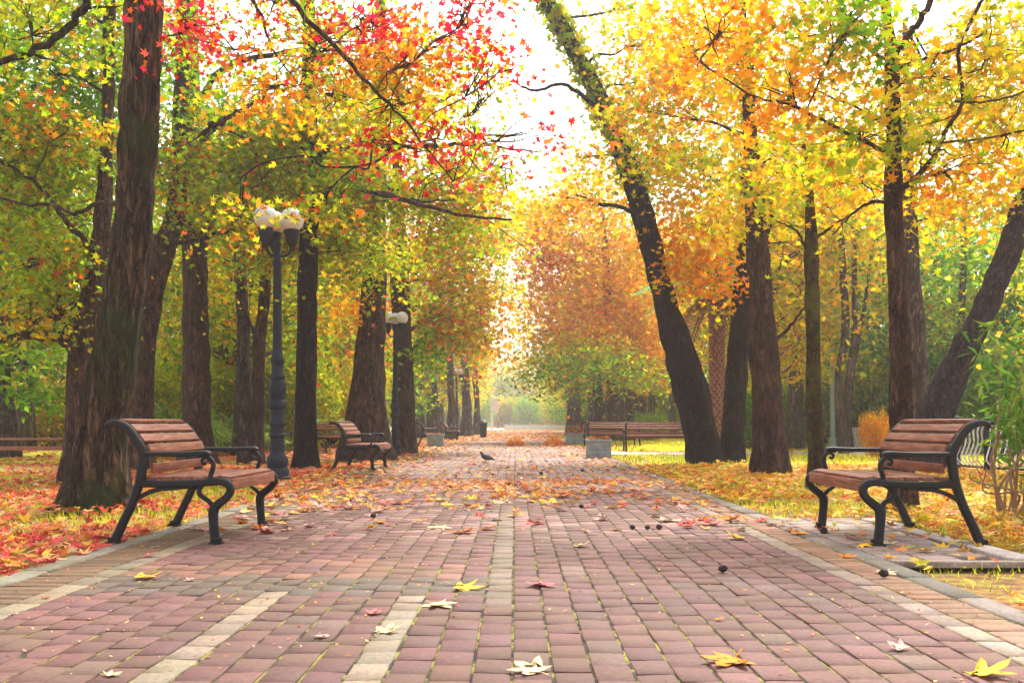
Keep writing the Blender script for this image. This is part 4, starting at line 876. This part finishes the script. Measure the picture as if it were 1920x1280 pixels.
build_tree('tree', 'thin pale trunk far behind the leaning tree at the right edge', 'tree', None, [(1796, 840, 20), (1798, 700, 16), (1804, 560, 14), (1808, 400, 11), (1812, 250, 7)], 30, M['barkE'],
  clumps=[(1830, 470, 90, 60, 30, 2, 60, 'green'), (1800, 590, 80, 50, 30, 2, 50, 'olive'), (1870, 600, 60, 60, 30, 2, 50, 'dkgreen')], seed=24, leaf=.15, seg=14, rows=60, amp=.012)
build_tree('tree', 'orange leaved tree on the right of the path beyond the planters', 'tree', None,
  [(1154, 830, 28), (1150, 760, 22), (1146, 680, 20), (1140, 580, 16), (1136, 480, 12), (1132, 420, 8), (1130, 380, 5)], 44, M['barkB'],
  clumps=[(1100, 470, 90, 70, 43, 3.2, 85, 'peach'), (1060, 560, 70, 60, 42, 2.6, 70, 'peach'), (1150, 560, 90, 70, 43, 3, 85, 'amber'), (1100, 630, 80, 30, 42, 2.4, 60, 'amber'), (1180, 640, 60, 50, 43, 2.5, 70, 'amber'), (1130, 380, 70, 50, 44, 2.6, 60, 'gold'), (1190, 470, 50, 70, 44, 2.5, 70, 'amber'), (1020, 470, 40, 60, 43, 2, 60, 'orange'), (1210, 600, 50, 70, 43, 2.5, 60, 'amber'), (1080, 340, 90, 50, 44, 2, 50, 'amber'), (1010, 400, 50, 50, 44, 2, 40, 'gold'), (1000, 640, 30, 50, 43, 1.6, 30, 'gold'), (975, 440, 60, 55, 46, 2, 36, 'gold'), (1008, 540, 26, 70, 44, 1.6, 30, 'peach'), (1040, 400, 60, 50, 45, 2, 50, 'gold')], seed=25, leaf=.22, seg=16, rows=60, amp=.02)
build_tree('tree', 'low green leaved tree under the orange crown on the right', 'tree', None,
  [(1122, 830, 22), (1121, 780, 20), (1120, 720, 18), (1116, 680, 10)], 40, M['barkE'],
  clumps=[(1080, 680, 90, 40, 39, 2.6, 60, 'green'), (1150, 680, 80, 40, 39, 2.2, 40, 'lime'), (1030, 690, 40, 45, 40, 2, 34, 'lime'), (1200, 690, 70, 40, 40, 2, 40, 'olive'), (1090, 640, 80, 30, 40, 2, 30, 'gold')], seed=26, leaf=.17, shape='oval', seg=16, rows=40, amp=.02)

# palm with criss-cross leaf bases
Yp = 26.5; root = empty('palm_tree', (P(1344, 0, Yp)[0], Yp, 0)); tag(root, 'palm with crisscross pink and white trunk between the two dark trunks', 'palm tree'); r_ = np.random.default_rng(40)
mb = MB(); mb.lathe([(0, 0), (.26, 0), (.19, .5), (.19, 3.9), (.22, 4.3), (0, 4.3)], 20)
mb.build('trunk', plain('palm bark', (.22, .06, .05), .9, 0, .4, 20), root)
mb = MB()
for j in range(46):
    for k in range(9):
        a = (k + .5 * (j % 2) + r_.normal() * .09) * 2 * math.pi / 9; z = .3 + j * .087 + r_.normal() * .012; c, s_ = math.cos(a), math.sin(a); q = r_.uniform(.8, 1.15)
        mb.tube([(.185 * c - .03 * s_, .185 * s_ + .03 * c, z - .03), ((.20 + .025 * q) * c, (.20 + .025 * q) * s_, z + .06 * q)], [.02, .008], 4); mb.tube([(.185 * c + .03 * s_, .185 * s_ - .03 * c, z - .03), ((.20 + .025 * q) * c, (.20 + .025 * q) * s_, z + .06 * q)], [.02, .008], 4)
mb.build('leaf_bases', plain('palm leaf bases', (.40, .20, .18), .8, 0, .3, 20), root)
def palm_fronds(root, z0, n_, L, mt_cols, droop, rs, nm='fronds', elev=(.0, 1.2)):
    r_ = np.random.default_rng(rs); Vs, Fs, Cs, o_ = [], [], [], 0; mb = MB()
    for k in range(n_):
        a = r_.random() * 6.28; e = r_.uniform(*elev); t = np.linspace(0, 1, 12); l_ = L * r_.uniform(.8, 1.1)
        d_ = np.array([math.cos(a), math.sin(a), 0]); sp = d_[None] * (t * l_ * math.cos(e))[:, None] + np.array([0, 0, 1.]) * (t * l_ * math.sin(e) - droop * l_ * t ** 2)[:, None] + np.array([0, 0, z0])
        mb.tube(sp, np.linspace(.018, .004, 12), 4)
        sd = np.cross(d_, [0, 0, 1.])
        for i in range(3, 12):
            for s_ in (-1, 1):
                for h_ in (0, .5):
                    b = sp[i] - h_ * (sp[i] - sp[i - 1]); ll = l_ * .30 * math.sin(math.pi * (i - 1) / 12 + .25); tip = b + sd * s_ * ll + d_ * ll * .5 + np.array([0, 0, -ll * .45])
                    w = .02 * (1 + z0 * .05); Vs += [b - d_ * w, b + d_ * w, tip]; Fs.append((o_, o_ + 1, o_ + 2)); o_ += 3
                    c = np.array(mt_cols[r_.integers(len(mt_cols))]) * r_.uniform(.8, 1.2); Cs += [c, c, c]
    nb = len(Vs); fast(nm, np.array(Vs), np.array(Fs), M['leaf'], root, np.clip(np.array(Cs), 0, 1)); 
    return mb
palm_fronds(root, 4.3, 26, 1.5, [(.35, .13, .10), (.28, .12, .07), (.45, .22, .14)], .8, 41, 'dead_fronds', (-.9, -.1)).build('frond_ribs', M['barkB'], root)
palm_fronds(root, 4.4, 26, 2.2, [(.10, .25, .05), (.18, .32, .06)], .5, 42, 'fronds', (.1, 1.3)).build('frond_ribs', M['barkD'], root)
for i, (px, py, Y_, L, lb) in enumerate([(318, 810, 24, 2.4, 'bright green low palm between the big trunks behind the left bench'), (425, 800, 27, 2.0, 'bright green low palm left of the slender trunk pair'), (620, 790, 28, 1.8, 'small yellow green palm left of the flared trunk')]):
    root = empty('low_palm', (P(px, 0, Y_)[0], Y_, 0)); tag(root, lb, 'palm', 'low palms under the trees')
    palm_fronds(root, .2, 34, L, [(.30, .48, .05), (.18, .36, .05), (.5, .6, .15)], .55, 50 + i, 'fronds', (.5, 1.4)).build('stems', M['barkD'], root)

# ------------------------------------------------------------------ background crowns, alley rows, bushes
def proto_tree(rs, pal, H, cr, cz, k, leaf, low=.25, bark='barkE'):
    r_ = np.random.default_rng(rs); root = empty('tree', (0, 0, 0)); mb = MB()
    pts = catmull([(0, 0, -.05), (r_.normal() * .1, r_.normal() * .1, H * .35), (r_.normal() * .25, r_.normal() * .25, H * .7), (0, 0, H * .95)], 14); mb.tube(pts, np.linspace(.24, .05, 14) * (1 + .5 * np.exp(-np.linspace(0, 8, 14))), 12)
    S, L, cc = sprays(r_, (0, 0, cz), (cr, cr, H - cz), k, 22, .55, pal, False)
    ok = L[:, 2] > H * low * r_.uniform(.7, 1.1, len(L)); V, Fc, c = leaves(r_, L[ok], leaf, cc[ok], 'oval', .4)
    for s_ in S[r_.choice(len(S), min(60, len(S)), replace=False)]:
        if s_[2] > H * low: q = wiggle(r_, pts[min(13, max(3, int(13 * (s_[2] / H - .15))))], s_, 4, .1, .08); mb.tube(q, np.linspace(.05, .01, len(q)), 4)
    mb.build('trunk', M[bark], root, True, 0); fast('crown', V, Fc, M['leaf'], root, c); return root
protos = {}
def bgtree(key, x, y, s, rz, label, group, sz=None):
    if key not in protos:
        a = dict(olive=(61, 'olive', 11, 3.6, 6.2, 420, .25), gold=(62, 'gold', 11, 3.4, 6.4, 400, .25), green=(63, 'green', 10, 3.6, 5.2, 420, .25, .12), orange=(64, 'orange', 10, 3.2, 5.8, 400, .25), mix=(65, 'mix', 12, 3.6, 6.8, 430, .25), dark=(66, 'dkgreen', 10, 3.4, 5.0, 420, .25, .1), lime=(67, 'lime', 10, 3.2, 5.4, 400, .25), sage=(68, 'sage', 9, 3.2, 4.8, 400, .23, .1))[key]
        r = protos[key] = proto_tree(*a); tag(r, label, 'tree', group)
    else: r = dup(protos[key], label, group)
    r.location = (x, y, 0); r.rotation_euler = (0, 0, rz); r.scale = (s, s, sz or s)
    return r
rr = random.Random(5)
# alley rows either side of the path
keysL = ['mix', 'orange', 'green', 'mix', 'gold', 'olive', 'mix', 'gold', 'lime', 'olive', 'mix', 'gold']; keysR = ['gold', 'orange', 'green', 'orange', 'mix', 'lime', 'gold', 'green', 'mix', 'gold', 'lime', 'olive']
y = 36
for i in range(12):
    x = -4.6 - .016 * (y - 30) - rr.random() * .6 - (1.9 if i < 3 else 0)
    bgtree(keysL[i], x, y, .92 + .1 * rr.random(), rr.random() * 6, 'tree in the left alley row, receding into the haze', 'trees of the left alley row beyond the second lamp'); y += 6.5 + i * .9
y = 50
for i in range(11):
    x = 5.0 + .016 * (y - 30) + rr.random() * .6
    bgtree(keysR[i], x, y, .92 + .1 * rr.random(), rr.random() * 6, 'tree in the right alley row, receding into the haze', 'trees of the right alley row beyond the benches'); y += 6.5 + i * .9
bgtree('gold', 5.6, 78, 1.5, 1, 'tall tree leaning its crown over the right side of the far path', None)
bgtree('mix', -5.2, 63, 1.1, 2, 'tree whose crown overhangs the left side of the path above the far lamp', None); bgtree('gold', 5.3, 60, .95, 3, 'golden tree behind the peach orange tree at the right of the path', None)
for i in range(7): bgtree(['lime', 'gold', 'sage'][i % 3], -9 + i * 3.4, 165 + rr.random() * 18, 1.0 + .4 * rr.random(), rr.random() * 6, 'pale hazy tree closing the far end of the path', 'trees closing the far end of the path')
# outer rows
for i, (x, y, k, s) in enumerate([(-8, 30, 'olive', .95), (-12, 24, 'green', .9), (-15.5, 32, 'olive', 1.05), (-20, 27, 'gold', 1), (-10.5, 40, 'gold', 1.0), (-17, 44, 'olive', 1.1), (-24, 40, 'green', 1.1), (-8.2, 50, 'amber' if 0 else 'gold', 1), (-14, 56, 'olive', 1.1), (-22, 60, 'gold', 1.2), (-31, 55, 'olive', 1.2), (-9, 70, 'green', 1.1), (-38, 70, 'gold', 1.3), (-6.6, 24.5, 'olive', .8), (-28, 34, 'olive', 1.1), (-10, 90, 'olive', 1.3), (-20, 85, 'green', 1.4)]):
    bgtree(k, x, y, s, rr.random() * 6, 'background tree standing in the wood left of the path', 'background trees in the left wood')
for i, (x, y, k, s) in enumerate([(8.5, 31, 'gold', .95), (12.5, 33, 'sage', .95), (17, 30, 'green', .95), (10.5, 40, 'dark', .9), (14.5, 42, 'olive', 1.05), (20, 38, 'dark', 1), (25, 33, 'green', 1.0), (9.5, 52, 'gold', 1.1), (15, 56, 'sage', 1.1), (22, 52, 'olive', 1.2), (30, 46, 'green', 1.2), (37, 60, 'gold', 1.3), (11, 70, 'green', 1.2), (6.8, 27.5, 'gold', .75), (19, 70, 'olive', 1.4), (12, 92, 'gold', 1.4), (14.5, 24.5, 'gold', .8)]):
    bgtree(k, x, y, s, rr.random() * 6, 'background tree standing in the wood right of the path', 'background trees in the right wood')
# bushes
def proto_bush(rs, pal, w, h_, k=900, leaf=.11, shape='oval'):
    r_ = np.random.default_rng(rs); root = empty('bush', (0, 0, 0)); mb = MB()
    u = r_.normal(size=(k, 3)); u /= np.linalg.norm(u, axis=1)[:, None]; C0 = u * (r_.random((k, 1)) ** .4) * np.array([w / 2, w / 2, h_ / 2]) + np.array([0, 0, h_ / 2])
    lump = vnoise(C0 * 2.2) ; C0 = C0 * (.82 + .36 * lump[:, None]); C0[:, 2] = np.abs(C0[:, 2])
    L = (C0[:, None] + r_.normal(size=(k, 7, 3)) * .10).reshape(-1, 3); L[:, 2] = np.abs(L[:, 2]); cc = np.where((r_.random(k * 7) < .6)[:, None], np.repeat(pick(r_, pal, k), 7, axis=0), pick(r_, pal, k * 7))
    V, Fc, c = leaves(r_, L, leaf, cc, shape, .45)
    for j in range(14): e = C0[r_.integers(k)]; q = wiggle(r_, np.array([e[0] * .15, e[1] * .15, 0]), e, 4, .1); mb.tube(q, np.linspace(.02, .005, len(q)), 4)
    mb.build('stems', M['barkE'], root); fast('foliage', V, Fc, M['leaf'], root, c); return root
pb = {k: proto_bush(70 + i, k, 2.6, 1.9, 1300) for i, k in enumerate(['dkgreen', 'green', 'olive', 'sage', 'amber', 'gold'])}
first = set(); pb['lime'] = proto_bush(88, 'lime', 2.6, 1.9, 1300); pb['gold2'] = None; del pb['gold2']
def bush(k, x, y, s, label, group=None, sz=1.):
    if k in first: r = dup(pb[k], label, group)
    else: r = pb[k]; first.add(k); tag(r, label, 'bush', group)
    if not group and 'group' in r: del r['group']
    r.location = (x, y, 0); r.rotation_euler = (0, 0, rr.random() * 6); r.scale = (s, s, s * sz); return r
bush('dkgreen', P(90, 0, 38)[0], 38, .62, 'round dark green bush beside the thin white post at the left edge', None, 1.25)
bush('amber', P(1643, 0, 24)[0], 24, .30, 'rounded orange shrub between the mossy trunk and the near forked trunk', None, 1.9)
bush('green', P(1215, 0, 46)[0], 46, .75, 'low green hedge bush above the long far bench', None, .9)
for i, (px, Y_, k, s_) in enumerate([(300, 27, 'lime', 1.1), (410, 31, 'lime', 1.3), (540, 30, 'lime', 1.3), (620, 33, 'gold', 1.2), (640, 40, 'lime', 1.6), (330, 36, 'gold', 1.6), (1490, 34, 'lime', 1.3), (1400, 33, 'green', 1.1), (1640, 33, 'lime', 1.3), (1760, 30, 'sage', 1.2), (1880, 27, 'sage', 1.2), (1540, 40, 'sage', 1.7)]):
    bush(k, P(px, 0, Y_)[0], Y_, s_, f'leafy light green bush between the trunks in the {"left" if px < 966 else "right"} wood', f'light green bushes between the trunks of the {"left" if px < 966 else "right"} wood', 1.3)
for i in range(26):
    side_ = i % 2; x = (-7.2 - rr.random() * 16) if side_ else (8.5 + rr.random() * 17); y = rr.uniform(31, 50)
    k = rr.choice(['dkgreen', 'green', 'olive', 'sage', 'green'] if not side_ else ['olive', 'green', 'gold', 'dkgreen'])
    bush(k, x, y, rr.uniform(.9, 1.5), f'bush in the undergrowth of the {"left" if side_ else "right"} wood', f'bushes in the undergrowth of the {"left" if side_ else "right"} wood', rr.uniform(.8, 1.5))
for i in range(8): bush(['lime', 'green', 'gold'][i % 3], -7 + i * 2.2, 140 + rr.random() * 12, 1.6, 'pale bush beyond the stone rim at the end of the path', 'bushes beyond the stone rim at the end of the path', 1.5)
for i in range(16):
    side_ = i % 2; y = 55 + i * 6; x = (-7.5 - rr.random() * 3) if side_ else (7.2 + rr.random() * 3)
    bush(rr.choice(['olive', 'green', 'sage']), x, y, 1.5, f'hazy bush far along the {"left" if side_ else "right"} side of the path', f'hazy bushes far along the {"left" if side_ else "right"} side of the path', 1.2)
# grove of thin trunks behind the far bench, and grey trunks of the left row
for i in range(15):
    x = P(1168 + i * 9.5, 0, 52)[0] + rr.random() * .2; Y_ = 52 + rr.random() * 12; w = rr.choice([8, 10, 13])
    build_tree('slender_tree', 'thin bare trunk in the grove behind the long far bench', 'tree', 'thin trunks of the grove behind the long bench', [((x / Y_) * F + HX, HY + CH * F / Y_, w * 1.3), ((x / Y_) * F + HX + rr.uniform(-3, 3), 740, w), ((x / Y_) * F + HX + rr.uniform(-5, 5), 660, w * .8), ((x / Y_) * F + HX, 560, w * .5)], Y_, M['barkE'], seed=100 + i, seg=12, rows=40, amp=.03)
for i, (px, w, Y_, top) in enumerate([(816, 11, 52, 640), (846, 14, 48, 560), (874, 18, 60, 560), (893, 11, 66, 600), (1068, 13, 62, 600), (1080, 14, 58, 600), (1092, 15, 66, 600), (1108, 14, 60, 600), (1178, 17, 46, 560)]):
    build_tree('slender_tree', f'grey purplish trunk in the hazy {"left" if px < 966 else "right"} row near the far path', 'tree', f'grey trunks of the hazy {"left" if px < 966 else "right"} row', [(px, HY + CH * F / Y_, w * 1.5), (px + 1, 760, w), (px - 2, 700, w * .9), (px, top, w * .6)], Y_, M['barkE'], seed=130 + i, seg=14, rows=40, amp=.03)

# leggy shrub at the right edge
g0 = G(1900, 965); root = empty('leggy_shrub', g0); tag(root, 'leggy shrub with bare cane stems and long leaves at the right edge', 'shrub'); r_ = np.random.default_rng(90); mb = MB(); tips = []
for k in range(15):
    a = np.array([r_.normal() * .12, r_.normal() * .15, 0]); e = a + np.array([r_.uniform(-.30, .45), r_.normal() * .3, r_.uniform(.85, 1.55)]); q = wiggle(r_, a, e, 5, .10, 0); mb.tube(q, np.linspace(.014, .006, len(q)), 6); tips += [q[-1], q[-4], q[-7]]
for k in range(5):
    a = np.array([r_.normal() * .1, r_.normal() * .1, 0]); q = wiggle(r_, a, a + np.array([r_.normal() * .3, -.25, r_.uniform(.2, .7)]), 4, .2); mb.tube(q, np.linspace(.014, .005, len(q)), 5)
mb.build('stems', plain('cane', (.34, .20, .12), .7, 0, .4, 14), root)
C = (np.array(tips)[:, None] + r_.normal(size=(len(tips), 24, 3)) * np.array([.17, .17, .14])).reshape(-1, 3)
V, Fc, c = leaves(r_, C, .17, pick(r_, 'sage', len(C)), 'long', .3); fast('foliage', V, Fc, M['leaf'], root, c)

# ------------------------------------------------------------------ haze
m = bpy.data.materials.new('haze'); m.use_nodes = True; n, l = m.node_tree.nodes, m.node_tree.links
n.remove(n['Principled BSDF']); pv = n.new('ShaderNodeVolumePrincipled'); pv.inputs['Color'].default_value = (.97, .95, .96, 1); pv.inputs['Density'].default_value = .0012; pv.inputs['Anisotropy'].default_value = .35
l.new(pv.outputs[0], n['Material Output'].inputs['Volume'])
if HAZE:
    mb = MB(); mb.box((0, 145, 19), (160, 350, 40.2)); o = mb.build('haze', m, None, False, 0); tag(o, 'pale bright haze filling the avenue', 'haze', kind='stuff')
